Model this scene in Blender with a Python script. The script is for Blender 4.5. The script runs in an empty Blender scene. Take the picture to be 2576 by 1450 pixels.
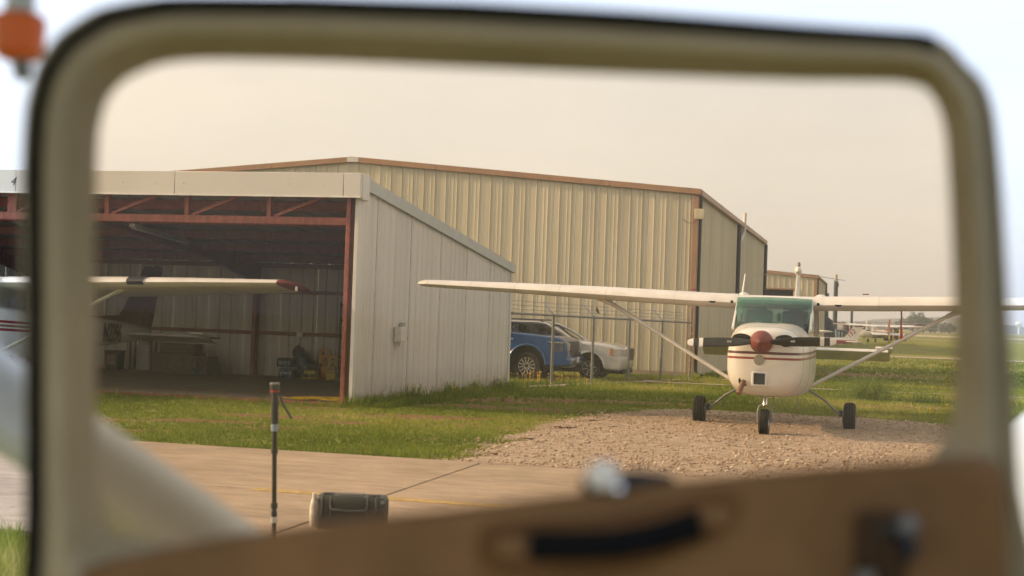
import bpy, bmesh, math, random
import numpy as np
from mathutils import Vector, Matrix
random.seed(7); RNG = np.random.default_rng(11)
D = bpy.data; SC = bpy.context.scene; COL = SC.collection

# ---------------------------------------------------------------- camera
CAM_H = 1.55; PITCH = math.radians(1.104); ROLL = math.radians(2.0)
FPX, CXP, CYP = 3578.0, 1288.0, 725.0          # a 50 mm lens on a 36 mm sensor, 2576 px wide
_fw = Vector((0, math.cos(PITCH), math.sin(PITCH)))
_u0 = Vector((0, -math.sin(PITCH), math.cos(PITCH))); _r0 = Vector((1, 0, 0))
_rt = _r0 * math.cos(ROLL) + _u0 * math.sin(ROLL)
_up = _u0 * math.cos(ROLL) - _r0 * math.sin(ROLL)
camd = D.cameras.new('camera'); cam = D.objects.new('camera', camd); COL.objects.link(cam)
cam.matrix_world = Matrix(((_rt.x, _up.x, -_fw.x, 0), (_rt.y, _up.y, -_fw.y, 0), (_rt.z, _up.z, -_fw.z, CAM_H), (0, 0, 0, 1)))
camd.lens = 50; camd.sensor_width = 36; camd.clip_start = 0.05; camd.clip_end = 9000
camd.dof.use_dof = True; camd.dof.focus_distance = 24; camd.dof.aperture_fstop = 2.6
SC.camera = cam
SC.render.resolution_x = 1024; SC.render.resolution_y = 576
def at(x, y, Y):
    """world point at depth Y seen at picture point (x, y)"""
    d = _fw + _rt * ((x - CXP) / FPX) - _up * ((y - CYP) / FPX)
    return Vector((0, 0, CAM_H)) + d * (Y / d.y)

# ---------------------------------------------------------------- light
SUN_EL, SUN_A = math.radians(23), math.radians(5)     # low sun from the left, a little beyond the hangar fronts
sdir = Vector((-math.cos(SUN_A) * math.cos(SUN_EL), math.sin(SUN_A) * math.cos(SUN_EL), math.sin(SUN_EL)))
W = D.worlds.new('World'); SC.world = W; W.use_nodes = True
nt = W.node_tree; bg = nt.nodes['Background']
sky = nt.nodes.new('ShaderNodeTexSky'); sky.sky_type = 'NISHITA'; sky.sun_disc = False
sky.sun_elevation = SUN_EL; sky.sun_rotation = math.atan2(sdir.x, sdir.y)
sky.air_density = 1.0; sky.dust_density = 3.5; sky.ozone_density = 1.0; sky.altitude = 150
hsv = nt.nodes.new('ShaderNodeHueSaturation'); hsv.inputs['Saturation'].default_value = 0.5
veil = nt.nodes.new('ShaderNodeMix'); veil.data_type = 'RGBA'; veil.inputs[0].default_value = 0.42   # even high haze over the blue
veil.inputs[7].default_value = (6.5, 7.4, 9.1, 1)
nt.links.new(sky.outputs[0], hsv.inputs['Color']); nt.links.new(hsv.outputs[0], veil.inputs[6]); 
wtc = nt.nodes.new('ShaderNodeTexCoord'); wmp = nt.nodes.new('ShaderNodeMapping'); wmp.inputs['Scale'].default_value = (1.6, 1.6, 7.0)
wnz = nt.nodes.new('ShaderNodeTexNoise'); wnz.inputs['Scale'].default_value = 2.2; wnz.inputs['Detail'].default_value = 5; wnz.inputs['Roughness'].default_value = .55
wrp = nt.nodes.new('ShaderNodeValToRGB'); wrp.color_ramp.elements[0].position = .32; wrp.color_ramp.elements[0].color = (.90, .92, .95, 1); wrp.color_ramp.elements[1].position = .68; wrp.color_ramp.elements[1].color = (1.0, .99, .975, 1)
wmx = nt.nodes.new('ShaderNodeMix'); wmx.data_type = 'RGBA'; wmx.blend_type = 'MULTIPLY'; wmx.inputs[0].default_value = 1.0   # thin streaky cloud
nt.links.new(wtc.outputs['Generated'], wmp.inputs[0]); nt.links.new(wmp.outputs[0], wnz.inputs['Vector']); nt.links.new(wnz.outputs['Fac'], wrp.inputs[0])
nt.links.new(veil.outputs[2], wmx.inputs[6]); nt.links.new(wrp.outputs[0], wmx.inputs[7]); nt.links.new(wmx.outputs[2], bg.inputs[0])
bg.inputs[1].default_value = 0.15
sl = D.lights.new('sun', 'SUN'); so = D.objects.new('sun', sl); COL.objects.link(so)
sl.energy = 3.1; sl.angle = math.radians(1.0); sl.color = (1.0, 0.86, 0.68)
so.rotation_euler = sdir.to_track_quat('Z', 'Y').to_euler(); so.location = (-20, 5, 20)
SC.view_settings.view_transform = 'Standard'; SC.view_settings.look = 'None'
SC.view_settings.exposure = 0.73; SC.view_settings.gamma = 1.0
SC.render.engine = 'CYCLES'
cy = SC.cycles; cy.use_denoising = True; cy.max_bounces = 4; cy.transparent_max_bounces = 8; cy.use_adaptive_sampling = True; cy.adaptive_threshold = 0.028
cy.diffuse_bounces = 2; cy.glossy_bounces = 2; cy.transmission_bounces = 3; cy.volume_bounces = 0
cy.sample_clamp_indirect = 6; cy.caustics_reflective = False; cy.caustics_refractive = False

# ---------------------------------------------------------------- helpers
def nd(t, typ, **kw):
    n = t.nodes.new(typ)
    for k, v in kw.items(): setattr(n, k, v)
    return n
def mat(name, col, rough=0.6, metal=0.0, var=0.12, scale=4.0, detail=4, bump=0.0, bscale=60.0, col2=None, spec=0.5, streak=None, coat=0.0):
    """procedural paint / metal / cloth: noise colour variation, optional stretched streaks and fine relief"""
    m = D.materials.new(name); m.use_nodes = True; t = m.node_tree; p = t.nodes['Principled BSDF']
    tc = nd(t, 'ShaderNodeTexCoord'); mp = nd(t, 'ShaderNodeMapping'); nz = nd(t, 'ShaderNodeTexNoise')
    t.links.new(tc.outputs['Object'], mp.inputs[0]); t.links.new(mp.outputs[0], nz.inputs['Vector'])
    if streak: mp.inputs['Scale'].default_value = streak
    nz.inputs['Scale'].default_value = scale; nz.inputs['Detail'].default_value = detail; nz.inputs['Roughness'].default_value = 0.6
    rp = nd(t, 'ShaderNodeValToRGB'); t.links.new(nz.outputs['Fac'], rp.inputs[0])
    a = [c * (1 - var) for c in col]; b = col2 if col2 else [min(1, c * (1 + var)) for c in col]
    rp.color_ramp.elements[0].position = 0.35; rp.color_ramp.elements[0].color = (*a, 1)
    rp.color_ramp.elements[1].position = 0.68; rp.color_ramp.elements[1].color = (*b, 1)
    t.links.new(rp.outputs[0], p.inputs['Base Color'])
    p.inputs['Roughness'].default_value = rough; p.inputs['Metallic'].default_value = metal
    p.inputs['Specular IOR Level'].default_value = spec; p.inputs['Coat Weight'].default_value = coat
    if bump > 0:
        n2 = nd(t, 'ShaderNodeTexNoise'); n2.inputs['Scale'].default_value = bscale; n2.inputs['Detail'].default_value = 4
        t.links.new(tc.outputs['Object'], n2.inputs['Vector'])
        bp = nd(t, 'ShaderNodeBump'); bp.inputs['Strength'].default_value = bump; bp.inputs['Distance'].default_value = 0.01
        t.links.new(n2.outputs['Fac'], bp.inputs['Height']); t.links.new(bp.outputs[0], p.inputs['Normal'])
    return m
def glass(name, tint, gloss=0.12, rough=0.03, dust=0.0, dustcol=(0.6, 0.58, 0.52), fres=0.5):
    """thin tinted sheet: see-through tint, mirror film by angle, a little dust"""
    m = D.materials.new(name); m.use_nodes = True; t = m.node_tree; t.nodes.clear()
    o = nd(t, 'ShaderNodeOutputMaterial'); tr = nd(t, 'ShaderNodeBsdfTransparent'); gl = nd(t, 'ShaderNodeBsdfGlossy')
    tr.inputs[0].default_value = (*tint, 1); gl.inputs['Roughness'].default_value = rough; gl.inputs['Color'].default_value = (1, 1, 1, 1)
    lw = nd(t, 'ShaderNodeLayerWeight'); lw.inputs[0].default_value = 0.35
    mu = nd(t, 'ShaderNodeMath', operation='MULTIPLY_ADD'); mu.inputs[1].default_value = fres; mu.inputs[2].default_value = gloss
    t.links.new(lw.outputs['Fresnel'], mu.inputs[0])
    mx = nd(t, 'ShaderNodeMixShader'); t.links.new(mu.outputs[0], mx.inputs[0]); t.links.new(tr.outputs[0], mx.inputs[1]); t.links.new(gl.outputs[0], mx.inputs[2])
    last = mx
    if dust > 0:
        df = nd(t, 'ShaderNodeBsdfDiffuse'); df.inputs[0].default_value = (*dustcol, 1)
        tl = nd(t, 'ShaderNodeBsdfTranslucent'); tl.inputs[0].default_value = (*dustcol, 1)
        ad = nd(t, 'ShaderNodeMixShader'); t.links.new(df.outputs[0], ad.inputs[1]); t.links.new(tl.outputs[0], ad.inputs[2])
        tc = nd(t, 'ShaderNodeTexCoord'); nz = nd(t, 'ShaderNodeTexNoise'); nz.inputs['Scale'].default_value = 3.0; nz.inputs['Detail'].default_value = 5
        t.links.new(tc.outputs['Object'], nz.inputs['Vector'])
        mm = nd(t, 'ShaderNodeMapRange'); mm.inputs['From Min'].default_value = .38; mm.inputs['From Max'].default_value = .75; mm.inputs['To Min'].default_value = dust * .5; mm.inputs['To Max'].default_value = dust * 3.5; t.links.new(nz.outputs['Fac'], mm.inputs[0])
        m2 = nd(t, 'ShaderNodeMixShader'); t.links.new(mm.outputs[0], m2.inputs[0]); t.links.new(mx.outputs[0], m2.inputs[1]); t.links.new(ad.outputs[0], m2.inputs[2])
        last = m2
    t.links.new(last.outputs[0], o.inputs[0])
    return m

class MB:
    """collects shapes, then links them as ONE mesh object"""
    def __init__(s): s.v = []; s.f = []
    def add(s, vs, fs):
        o = len(s.v); s.v += [tuple(p) for p in vs]; s.f += [tuple(i + o for i in q) for q in fs]; return s
    def box(s, c, d, R=None):
        c = Vector(c); vs = []
        for z in (-.5, .5):
            for x, y in ((-.5, -.5), (.5, -.5), (.5, .5), (-.5, .5)):
                p = Vector((x * d[0], y * d[1], z * d[2])); vs.append(c + (R @ p if R else p))
        return s.add(vs, [(3, 2, 1, 0), (4, 5, 6, 7), (0, 1, 5, 4), (1, 2, 6, 5), (2, 3, 7, 6), (3, 0, 4, 7)])
    def b2(s, a, b):
        return s.box([(a[i] + b[i]) / 2 for i in range(3)], [abs(b[i] - a[i]) for i in range(3)])
    def bar(s, p, q, w, h, up=(0, 0, 1)):
        p = Vector(p); q = Vector(q); d = q - p; z = d.normalized(); x = Vector(up).cross(z)
        if x.length < 1e-4: x = Vector((1, 0, 0)).cross(z)
        x.normalize(); y = z.cross(x)
        return s.box((p + q) / 2, (w, h, d.length), Matrix((x, y, z)).transposed())
    def loft(s, rings, cap=True, closed=True):
        n = len(rings[0]); vs = [p for r in rings for p in r]; fs = []
        for i in range(len(rings) - 1):
            for j in range(n if closed else n - 1):
                k = (j + 1) % n; fs.append((i * n + j, i * n + k, (i + 1) * n + k, (i + 1) * n + j))
        if cap and closed: fs.append(tuple(range(n - 1, -1, -1))); fs.append(tuple((len(rings) - 1) * n + j for j in range(n)))
        return s.add(vs, fs)
    def path(s, pts, r, n=8, flat=None, cap=True):
        pts = [Vector(p) for p in pts]; rings = []; px = None
        for i, p in enumerate(pts):
            d = (pts[min(i + 1, len(pts) - 1)] - pts[max(i - 1, 0)]).normalized()
            x = (px - d * px.dot(d)) if px is not None else d.orthogonal()
            if flat is not None and px is None: x = Vector(flat) - d * Vector(flat).dot(d)
            x.normalize(); px = x; y = d.cross(x); rr = r[i] if isinstance(r, (list, tuple)) else r
            rx, ry = rr if isinstance(rr, tuple) else (rr, rr)
            rings.append([p + x * (math.cos(2 * math.pi * k / n) * rx) + y * (math.sin(2 * math.pi * k / n) * ry) for k in range(n)])
        return s.loft(rings, cap)
    def tube(s, p, q, r, r2=None, n=10): return s.path([p, q], [r, r if r2 is None else r2], n)
    def lathe(s, prof, o, ax, n=24):
        """prof: (radius, distance along ax)"""
        ax = Vector(ax).normalized(); x = ax.orthogonal().normalized(); y = ax.cross(x); o = Vector(o)
        return s.loft([[o + ax * h + (x * math.cos(2 * math.pi * k / n) + y * math.sin(2 * math.pi * k / n)) * r for k in range(n)] for r, h in prof])
    def prism(s, poly, f, a, b):
        """poly of 2D points; f(p, q, depth) gives the 3D point"""
        n = len(poly); return s.add([f(*p, a) for p in poly] + [f(*p, b) for p in poly],
            [tuple(range(n - 1, -1, -1)), tuple(range(n, 2 * n))] + [(i, (i + 1) % n, n + (i + 1) % n, n + i) for i in range(n)])
    def obj(s, name, m, parent=None, smooth=False, bevel=0, seg=2, fix=True, auto=None):
        me = D.meshes.new(name); me.from_pydata(s.v, [], s.f)
        if fix:
            bm = bmesh.new(); bm.from_mesh(me); bmesh.ops.recalc_face_normals(bm, faces=bm.faces); bm.to_mesh(me); bm.free()
        me.materials.append(m)
        o = D.objects.new(name, me); COL.objects.link(o)
        if smooth or bevel:
            me.polygons.foreach_set('use_smooth', [True] * len(me.polygons))
            try: me.set_sharp_from_angle(angle=math.radians(auto or 38))
            except Exception: pass
        if bevel:
            b = o.modifiers.new('bevel', 'BEVEL'); b.width = bevel; b.segments = seg; b.limit_method = 'ANGLE'; b.angle_limit = math.radians(35)
        if parent: o.parent = parent
        return o
def tag(o, label, cat, group=None):
    o['label'] = label; o['category'] = cat
    if group: o['group'] = group
    return o
def thing(name, label, cat, loc=(0, 0, 0), rz=0.0, group=None):
    o = D.objects.new(name, None); COL.objects.link(o); o.location = loc; o.rotation_euler = (0, 0, rz); o.empty_display_size = 0.2
    return tag(o, label, cat, group)
def struct(o): o['kind'] = 'structure'; return o
def stuff(o): o['kind'] = 'stuff'; return o
def text(body, size, m, parent, M4, depth=0.002, shear=0.0, name='lettering', sx=1.0, outline=None):
    """flat lettering as real mesh with a little thickness; M4 places it"""
    cu = D.curves.new(name, 'FONT'); cu.body = body; cu.size = size; cu.extrude = depth; cu.shear = shear; cu.align_x = 'CENTER'; cu.align_y = 'CENTER'
    if outline: cu.offset = outline
    o = D.objects.new('tmp', cu); COL.objects.link(o)
    me = D.meshes.new_from_object(o.evaluated_get(bpy.context.evaluated_depsgraph_get()))
    D.objects.remove(o)
    for v in me.vertices: v.co.x *= sx
    me.name = name; me.transform(M4); me.materials.clear(); me.materials.append(m)
    r = D.objects.new(name, me); COL.objects.link(r); r.parent = parent
    return r
def frame3(o, x, y):
    """matrix with given origin, text x axis and text y axis"""
    x = Vector(x).normalized(); y = Vector(y).normalized(); z = x.cross(y)
    return Matrix(((x.x, y.x, z.x, o[0]), (x.y, y.y, z.y, o[1]), (x.z, y.z, z.z, o[2]), (0, 0, 0, 1)))

RZ = -math.radians(14.5); GL = Vector((math.cos(RZ), math.sin(RZ), 0)); GV = Vector((-math.sin(RZ), math.cos(RZ), 0))
def hf(Y):
    """height of the field along Y: level near, falling gently behind the sheds, rising again to the runway"""
    if Y < 23: return 0.0
    if Y < 33: return -.013 * (Y - 23)
    if Y < 85: return -.13 - .011 * (Y - 33)
    if Y < 122: return -.702
    if Y < 150: return -.702 + .702 * (Y - 122) / 28
    return 0.0
def grid_pt(u, v, z=0.0): p = GL * u + GV * v; return Vector((p.x, p.y, z))

# ---------------------------------------------------------------- materials
M_WHITE = mat('white_aircraft_paint', (.68, .66, .62), .36, var=.10, scale=2.5, detail=8, coat=.2)
M_WHITE2 = mat('aged_white_aircraft_paint', (.70, .69, .66), .4, var=.07, scale=5, coat=.15)
M_RED = mat('red_aircraft_paint', (.165, .034, .028), .55, var=.25, scale=7, coat=.0)
M_MAROON = mat('maroon_aircraft_paint', (.10, .018, .022), .4, var=.15)
M_BROWN = mat('brown_stripe_paint', (.22, .12, .06), .4)
M_BLACK = mat('black_rubber', (.007, .007, .007), .95, var=.25, scale=20, bump=.2, spec=.05)
M_BLKP = mat('black_plastic', (.02, .02, .022), .45, var=.2)
M_CHROME = mat('chrome', (.75, .75, .75), .15, 1.0, var=.05)
M_STEEL = mat('galvanised_steel', (.36, .37, .37), .5, .6, var=.15, scale=12)
M_GREYP = mat('grey_metal', (.2, .2, .2), .5, .3)
M_CLAD = mat('grey_white_cladding', (.57, .545, .51), .5, var=.06, scale=1.2, streak=(3, 3, .15), bump=.05, bscale=8)
def add_grime(m, z0, z1, col):
    """mud splash and stain along the foot of a wall"""
    t = m.node_tree; p = t.nodes['Principled BSDF']; src = p.inputs['Base Color'].links[0].from_socket; tc = nd(t, 'ShaderNodeTexCoord'); sp = nd(t, 'ShaderNodeSeparateXYZ'); t.links.new(tc.outputs['Object'], sp.inputs[0])
    mp = nd(t, 'ShaderNodeMapping'); mp.inputs['Scale'].default_value = (5, 5, 1.2); nz = nd(t, 'ShaderNodeTexNoise'); nz.inputs['Scale'].default_value = 1.4; nz.inputs['Detail'].default_value = 6; t.links.new(tc.outputs['Object'], mp.inputs[0]); t.links.new(mp.outputs[0], nz.inputs['Vector'])
    mr = nd(t, 'ShaderNodeMapRange'); mr.inputs['From Min'].default_value = z1; mr.inputs['From Max'].default_value = z0; t.links.new(sp.outputs['Z'], mr.inputs['Value'])
    ml = nd(t, 'ShaderNodeMath', operation='MULTIPLY'); t.links.new(mr.outputs[0], ml.inputs[0]); t.links.new(nz.outputs['Fac'], ml.inputs[1])
    mx = nd(t, 'ShaderNodeMix', data_type='RGBA'); t.links.new(ml.outputs[0], mx.inputs[0]); t.links.new(src, mx.inputs[6]); mx.inputs[7].default_value = (*col, 1); t.links.new(mx.outputs[2], p.inputs['Base Color'])
add_grime(M_CLAD, -.1, .55, (.24, .18, .13))
M_TRIMG = mat('grey_edge_trim', (.42, .43, .42), .5, var=.06)
M_CLADR = mat('galvanised_roof_cladding', (.30, .30, .29), .55, .2, var=.12, scale=1.5)
M_FASCIA = mat('pale_fascia_sheet', (.60, .585, .56), .45, var=.05, scale=.8, streak=(1, 1, .3))
M_PRIMER = mat('red_primer_steel', (.25, .075, .05), .6, var=.28, scale=9, streak=(2, 2, .6), bump=.1)
M_TAN = mat('tan_cladding', (.51, .46, .345), .45, var=.09, scale=.9, streak=(2, 2, .12), bump=.04, bscale=6)
M_TRIM = mat('copper_brown_trim', (.34, .20, .11), .45, var=.1, scale=2)
M_DARKTRIM = mat('dark_bronze_trim', (.035, .03, .024), .5, var=.15)
M_CONC = mat('shed_concrete', (.30, .24, .185), .85, var=.18, scale=2.5, bump=.15, bscale=40)

def vary_by_sheet(m, lo, hi):
    """sheets from different batches weather a little differently"""
    t = m.node_tree; p = t.nodes['Principled BSDF']; src = p.inputs['Base Color'].links[0].from_socket; oi = nd(t, 'ShaderNodeObjectInfo'); mr = nd(t, 'ShaderNodeMapRange')
    mr.inputs['To Min'].default_value = lo; mr.inputs['To Max'].default_value = hi; t.links.new(oi.outputs['Random'], mr.inputs['Value'])
    mx = nd(t, 'ShaderNodeMix', data_type='RGBA', blend_type='MULTIPLY'); mx.inputs[0].default_value = 1; t.links.new(src, mx.inputs[6]); t.links.new(mr.outputs[0], mx.inputs[7]); t.links.new(mx.outputs[2], p.inputs['Base Color'])
vary_by_sheet(M_TAN, .93, 1.04); vary_by_sheet(M_CLAD, .95, 1.03)
# ================================================================ GROUND
POLY = [(-.75, 15.02), (-.45, 15.9), (-.11, 16.99), (.25, 18.9), (.73, 21.0), (1.2, 22.6), (1.93, 24.2), (2.6, 24.9), (3.36, 25.3), (4.76, 24.9), (6.33, 24.4), (7.1, 23.1), (8.4, 21.2), (10, 19.6), (11, 16), (12, 12.2), (6, 13.2), (1.5, 14.29)]
def in_poly(x, y, poly):
    x = np.asarray(x); y = np.asarray(y); r = np.zeros(x.shape, bool); n = len(poly)
    for i in range(n):
        x0, y0 = poly[i]; x1, y1 = poly[(i + 1) % n]
        c = ((y0 > y) != (y1 > y)) & (x < (x1 - x0) * (y - y0) / (y1 - y0 + 1e-12) + x0); r ^= c
    return r
def vnoise(x, y, s, seed=0):
    """smooth value noise"""
    x = np.asarray(x) / s + 137.3 + seed * 17.1; y = np.asarray(y) / s + 291.7 + seed * 9.7
    xi = np.floor(x).astype(int); yi = np.floor(y).astype(int); fx = x - xi; fy = y - yi
    fx = fx * fx * (3 - 2 * fx); fy = fy * fy * (3 - 2 * fy)
    def h(a, b):
        q = np.sin(a * 127.1 + b * 311.7 + seed * 74.7) * 43758.5453; return q - np.floor(q)
    return (h(xi, yi) * (1 - fx) + h(xi + 1, yi) * fx) * (1 - fy) + (h(xi, yi + 1) * (1 - fx) + h(xi + 1, yi + 1) * fx) * fy
HF = np.vectorize(hf)
POLYX = POLY[:-3] + [(12, 10.5), (6, 11.6), (1.5, 12.7), (-1.1, 13.6)]
_off = [(r * math.cos(a), r * math.sin(a)) for r in (.15, .34) for a in [k * math.pi / 4 for k in range(8)]] + [(0, 0)]
def gmask(x, y):
    """share of gravel around a point, soft over the pad's edge"""
    x = np.asarray(x, float); y = np.asarray(y, float)
    j = (vnoise(x, y, .5, 6) - .5) * .8
    return sum(in_poly(x + j + dx, y + j * .6 + dy, POLYX).astype(float) for dx, dy in _off) / len(_off)
SHED = (-2.54, 22.95)
DIRT = [(.3, 23.9, 1.6, .5), (-1.2, 21.2, .95, .45), (-.1, 26.4, 1.6, .8), (1.9, 27.6, 2.0, .8), (-.9, 24.2, .9, .6), (3.4, 29.5, 1.2, .5), (11, 58, 6, 3.2), (14.5, 60, 5, 2.2), (4.6, 40.2, 2.0, .9), (8.6, 30.0, 1.6, .6), (7.6, 28.6, 1.3, .5), (-3.4, 20.3, .8, .3), (-4.2, 19.0, .9, .25), (-5.6, 18.6, .9, .25), (-3.1, 18.2, .6, .2), (-4.8, 17.3, .8, .2), (-2.2, 19.6, .7, .25), (6.3, 44.5, 1.6, .8), (-2.9, 22.3, .5, .3)]
def dirtmask(x, y):
    x = np.asarray(x, float); y = np.asarray(y, float)
    n = vnoise(x, y, 1.1, 1) * .55 + vnoise(x, y, .38, 2) * .45
    n = n * .55 + .45 * vnoise(x * .5, y, .5, 3)
    m = np.clip((n - .62) * 7, 0, 1) * .85
    for cx, cy_, rx, ry in DIRT:
        d = ((x - cx) / rx) ** 2 + ((y - cy_) / ry) ** 2
        m = np.maximum(m, np.clip((1.25 - d - (n - .5) * 3.0) * 1.6, 0, 1))
    return m
def axis(fine0, fine1, step, lo, hi):
    a = list(np.arange(fine0, fine1 + 1e-6, step)); g = step * 1.5; x = fine0
    left = []
    while x > lo: x -= g; g *= 1.45; left.append(max(x, lo))
    g = step * 1.5; x = fine1; right = []
    while x < hi: x += g; g *= 1.3; right.append(min(x, hi))
    return np.array(left[::-1] + a + right)
xs = axis(-9, 22, .2, -4500, 4500)
ys = axis(4, 64, .2, -300, 6000); ys = np.unique(np.concatenate([ys, [23, 33, 85, 122, 150]]))
X, Y = np.meshgrid(xs, ys); Zg = HF(Y) - .02 * vnoise(X, Y, 1.7, 5) * (Y < 300)
nv = len(xs)
vs = np.stack([X, Y, Zg], -1).reshape(-1, 3)
fs = [(j * nv + i, j * nv + i + 1, (j + 1) * nv + i + 1, (j + 1) * nv + i) for j in range(len(ys) - 1) for i in range(nv - 1)]
me = D.meshes.new('ground'); me.from_pydata(vs.tolist(), [], fs)
at_ = me.attributes.new('dirt', 'FLOAT', 'POINT'); at_.data.foreach_set('value', (dirtmask(X, Y) * (Y < 70)).reshape(-1).astype(np.float32))
at2_ = me.attributes.new('gravel', 'FLOAT', 'POINT'); at2_.data.foreach_set('value', gmask(X, Y).reshape(-1).astype(np.float32))
me.polygons.foreach_set('use_smooth', [True] * len(me.polygons))
m = D.materials.new('turf_and_dirt'); m.use_nodes = True; t = m.node_tree; p = t.nodes['Principled BSDF']
tc = nd(t, 'ShaderNodeTexCoord')
def tn(scale, det=4, stretch=None):
    n = nd(t, 'ShaderNodeTexNoise'); n.inputs['Scale'].default_value = scale; n.inputs['Detail'].default_value = det
    if stretch:
        mp = nd(t, 'ShaderNodeMapping'); mp.inputs['Scale'].default_value = stretch; t.links.new(tc.outputs['Object'], mp.inputs[0]); t.links.new(mp.outputs[0], n.inputs['Vector'])
    else: t.links.new(tc.outputs['Object'], n.inputs['Vector'])
    return n
def ramp(src, stops):
    r = nd(t, 'ShaderNodeValToRGB'); t.links.new(src, r.inputs[0]); e = r.color_ramp.elements
    e[0].position, e[0].color = stops[0][0], (*stops[0][1], 1); e[1].position, e[1].color = stops[-1][0], (*stops[-1][1], 1)
    for po, c in stops[1:-1]: q = e.new(po); q.color = (*c, 1)
    return r
def mixc(f, a, b, bt='MIX'):
    x = nd(t, 'ShaderNodeMix', data_type='RGBA', blend_type=bt)
    if hasattr(f, 'links'): t.links.new(f, x.inputs[0])
    else: x.inputs[0].default_value = f
    t.links.new(a, x.inputs[6]); t.links.new(b, x.inputs[7]); return x.outputs[2]
g1 = ramp(tn(14, 6).outputs['Fac'], [(.3, (.12, .13, .026)), (.5, (.21, .21, .05)), (.72, (.31, .275, .09))])
g2 = ramp(tn(.12, 3).outputs['Fac'], [(.35, (.75, .85, .7)), (.7, (1.2, 1.15, 1.0))])
gr = mixc(1.0, g1.outputs[0], g2.outputs[0], 'MULTIPLY')
dr = ramp(tn(30, 6).outputs['Fac'], [(.3, (.13, .062, .034)), (.55, (.235, .125, .072)), (.75, (.36, .22, .14))])
an = nd(t, 'ShaderNodeAttribute', attribute_name='dirt')
p.inputs['Roughness'].default_value = .95; p.inputs['Specular IOR Level'].default_value = .15
gvl = ramp(tn(9, 10).outputs['Fac'], [(.35, (.28, .21, .15)), (.68, (.47, .375, .28))])
ag = nd(t, 'ShaderNodeAttribute', attribute_name='gravel'); ga = nd(t, 'ShaderNodeMath', operation='MULTIPLY_ADD'); ga.inputs[1].default_value = .9; t.links.new(tn(16, 6).outputs['Fac'], ga.inputs[0]); t.links.new(ag.outputs['Fac'], ga.inputs[2])
gm = nd(t, 'ShaderNodeMapRange'); gm.inputs['From Min'].default_value = .82; gm.inputs['From Max'].default_value = 1.05; t.links.new(ga.outputs[0], gm.inputs['Value'])
t.links.new(mixc(gm.outputs[0], mixc(an.outputs['Fac'], gr, dr.outputs[0]), gvl.outputs[0]), p.inputs['Base Color'])
bp = nd(t, 'ShaderNodeBump'); bp.inputs['Strength'].default_value = .8; bp.inputs['Distance'].default_value = .04
t.links.new(tn(22, 6).outputs['Fac'], bp.inputs['Height']); t.links.new(bp.outputs[0], p.inputs['Normal'])
me.materials.append(m)
ground = D.objects.new('ground', me); COL.objects.link(ground); struct(ground)

# concrete apron: dark joint bed with separate slabs, one painted line
def slab_material():
    m = D.materials.new('apron_concrete'); m.use_nodes = True; t = m.node_tree; p = t.nodes['Principled BSDF']
    tc = nd(t, 'ShaderNodeTexCoord')
    def n(sc, st=None, det=6):
        a = nd(t, 'ShaderNodeTexNoise'); a.inputs['Scale'].default_value = sc; a.inputs['Detail'].default_value = det; a.inputs['Roughness'].default_value = .65
        mp = nd(t, 'ShaderNodeMapping'); mp.inputs['Scale'].default_value = st or (1, 1, 1); t.links.new(tc.outputs['Object'], mp.inputs[0]); t.links.new(mp.outputs[0], a.inputs['Vector']); return a
    def rmp(src, a, b, pa=.3, pb=.7):
        r = nd(t, 'ShaderNodeValToRGB'); t.links.new(src, r.inputs[0]); r.color_ramp.elements[0].position = pa; r.color_ramp.elements[1].position = pb
        r.color_ramp.elements[0].color = (*a, 1); r.color_ramp.elements[1].color = (*b, 1); return r.outputs[0]
    def mul(a, b):
        x = nd(t, 'ShaderNodeMix', data_type='RGBA', blend_type='MULTIPLY'); x.inputs[0].default_value = 1; t.links.new(a, x.inputs[6]); t.links.new(b, x.inputs[7]); return x.outputs[2]
    c = rmp(n(.55, None, 8).outputs['Fac'], (.31, .235, .165), (.47, .365, .26))
    c = mul(c, rmp(n(2.2, (1, 2.5, 1), 8).outputs['Fac'], (.84, .83, .81), (1.06, 1.05, 1.04), .38, .6))
    c = mul(c, rmp(n(5, (.25, 3.2, 1)).outputs['Fac'], (.80, .79, .77), (1.06, 1.05, 1.04), .35, .62))
    c = mul(c, rmp(n(60).outputs['Fac'], (.86, .85, .84), (1.05, 1.05, 1.05), .35, .6))
    c = mul(c, rmp(n(1.1, (1, 1.6, 1), 3).outputs['Fac'], (1, 1, 1), (.72, .69, .66), .60, .74))
    vo = nd(t, 'ShaderNodeTexVoronoi'); vo.inputs['Scale'].default_value = 2.2; t.links.new(tc.outputs['Object'], vo.inputs['Vector'])
    c = mul(c, rmp(vo.outputs['Distance'], (.45, .4, .36), (1, 1, 1), .03, .06))
    t.links.new(c, p.inputs['Base Color']); p.inputs['Roughness'].default_value = .72; p.inputs['Specular IOR Level'].default_value = .4
    b = nd(t, 'ShaderNodeBump'); b.inputs['Strength'].default_value = .35; b.inputs['Distance'].default_value = .01
    t.links.new(n(45, (.6, 2, 1)).outputs['Fac'], b.inputs['Height']); t.links.new(b.outputs[0], p.inputs['Normal'])
    return m
M_SLAB = slab_material()
M_JOINT = mat('joint_filler', (.05, .04, .035), .9)
apron = struct(MB().b2((-40, 8.33, -.03), (30, 14.18, .004)).obj('apron', M_JOINT)); apron.rotation_euler = (0, 0, RZ)
J = -3.92; W6 = 6.1
for k in range(-6, 6):
    a, b = J + k * W6, J + (k + 1) * W6
    MB().b2((a + .011, 8.31, -.02), (b - .011, 14.2, .022)).obj('slab', M_SLAB, apron, bevel=.006)
M_YEL = mat('yellow_line_paint', (.45, .30, .10), .8, var=.3, scale=18, detail=8, bump=.1, col2=(.52, .36, .13))
line = MB()
for k in range(-1, 4):
    a, b = max(-5.02, J + k * W6 + .012), J + (k + 1) * W6 - .012
    line.b2((a, 10.94, .0225), (b, 11.11, .0262))
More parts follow.
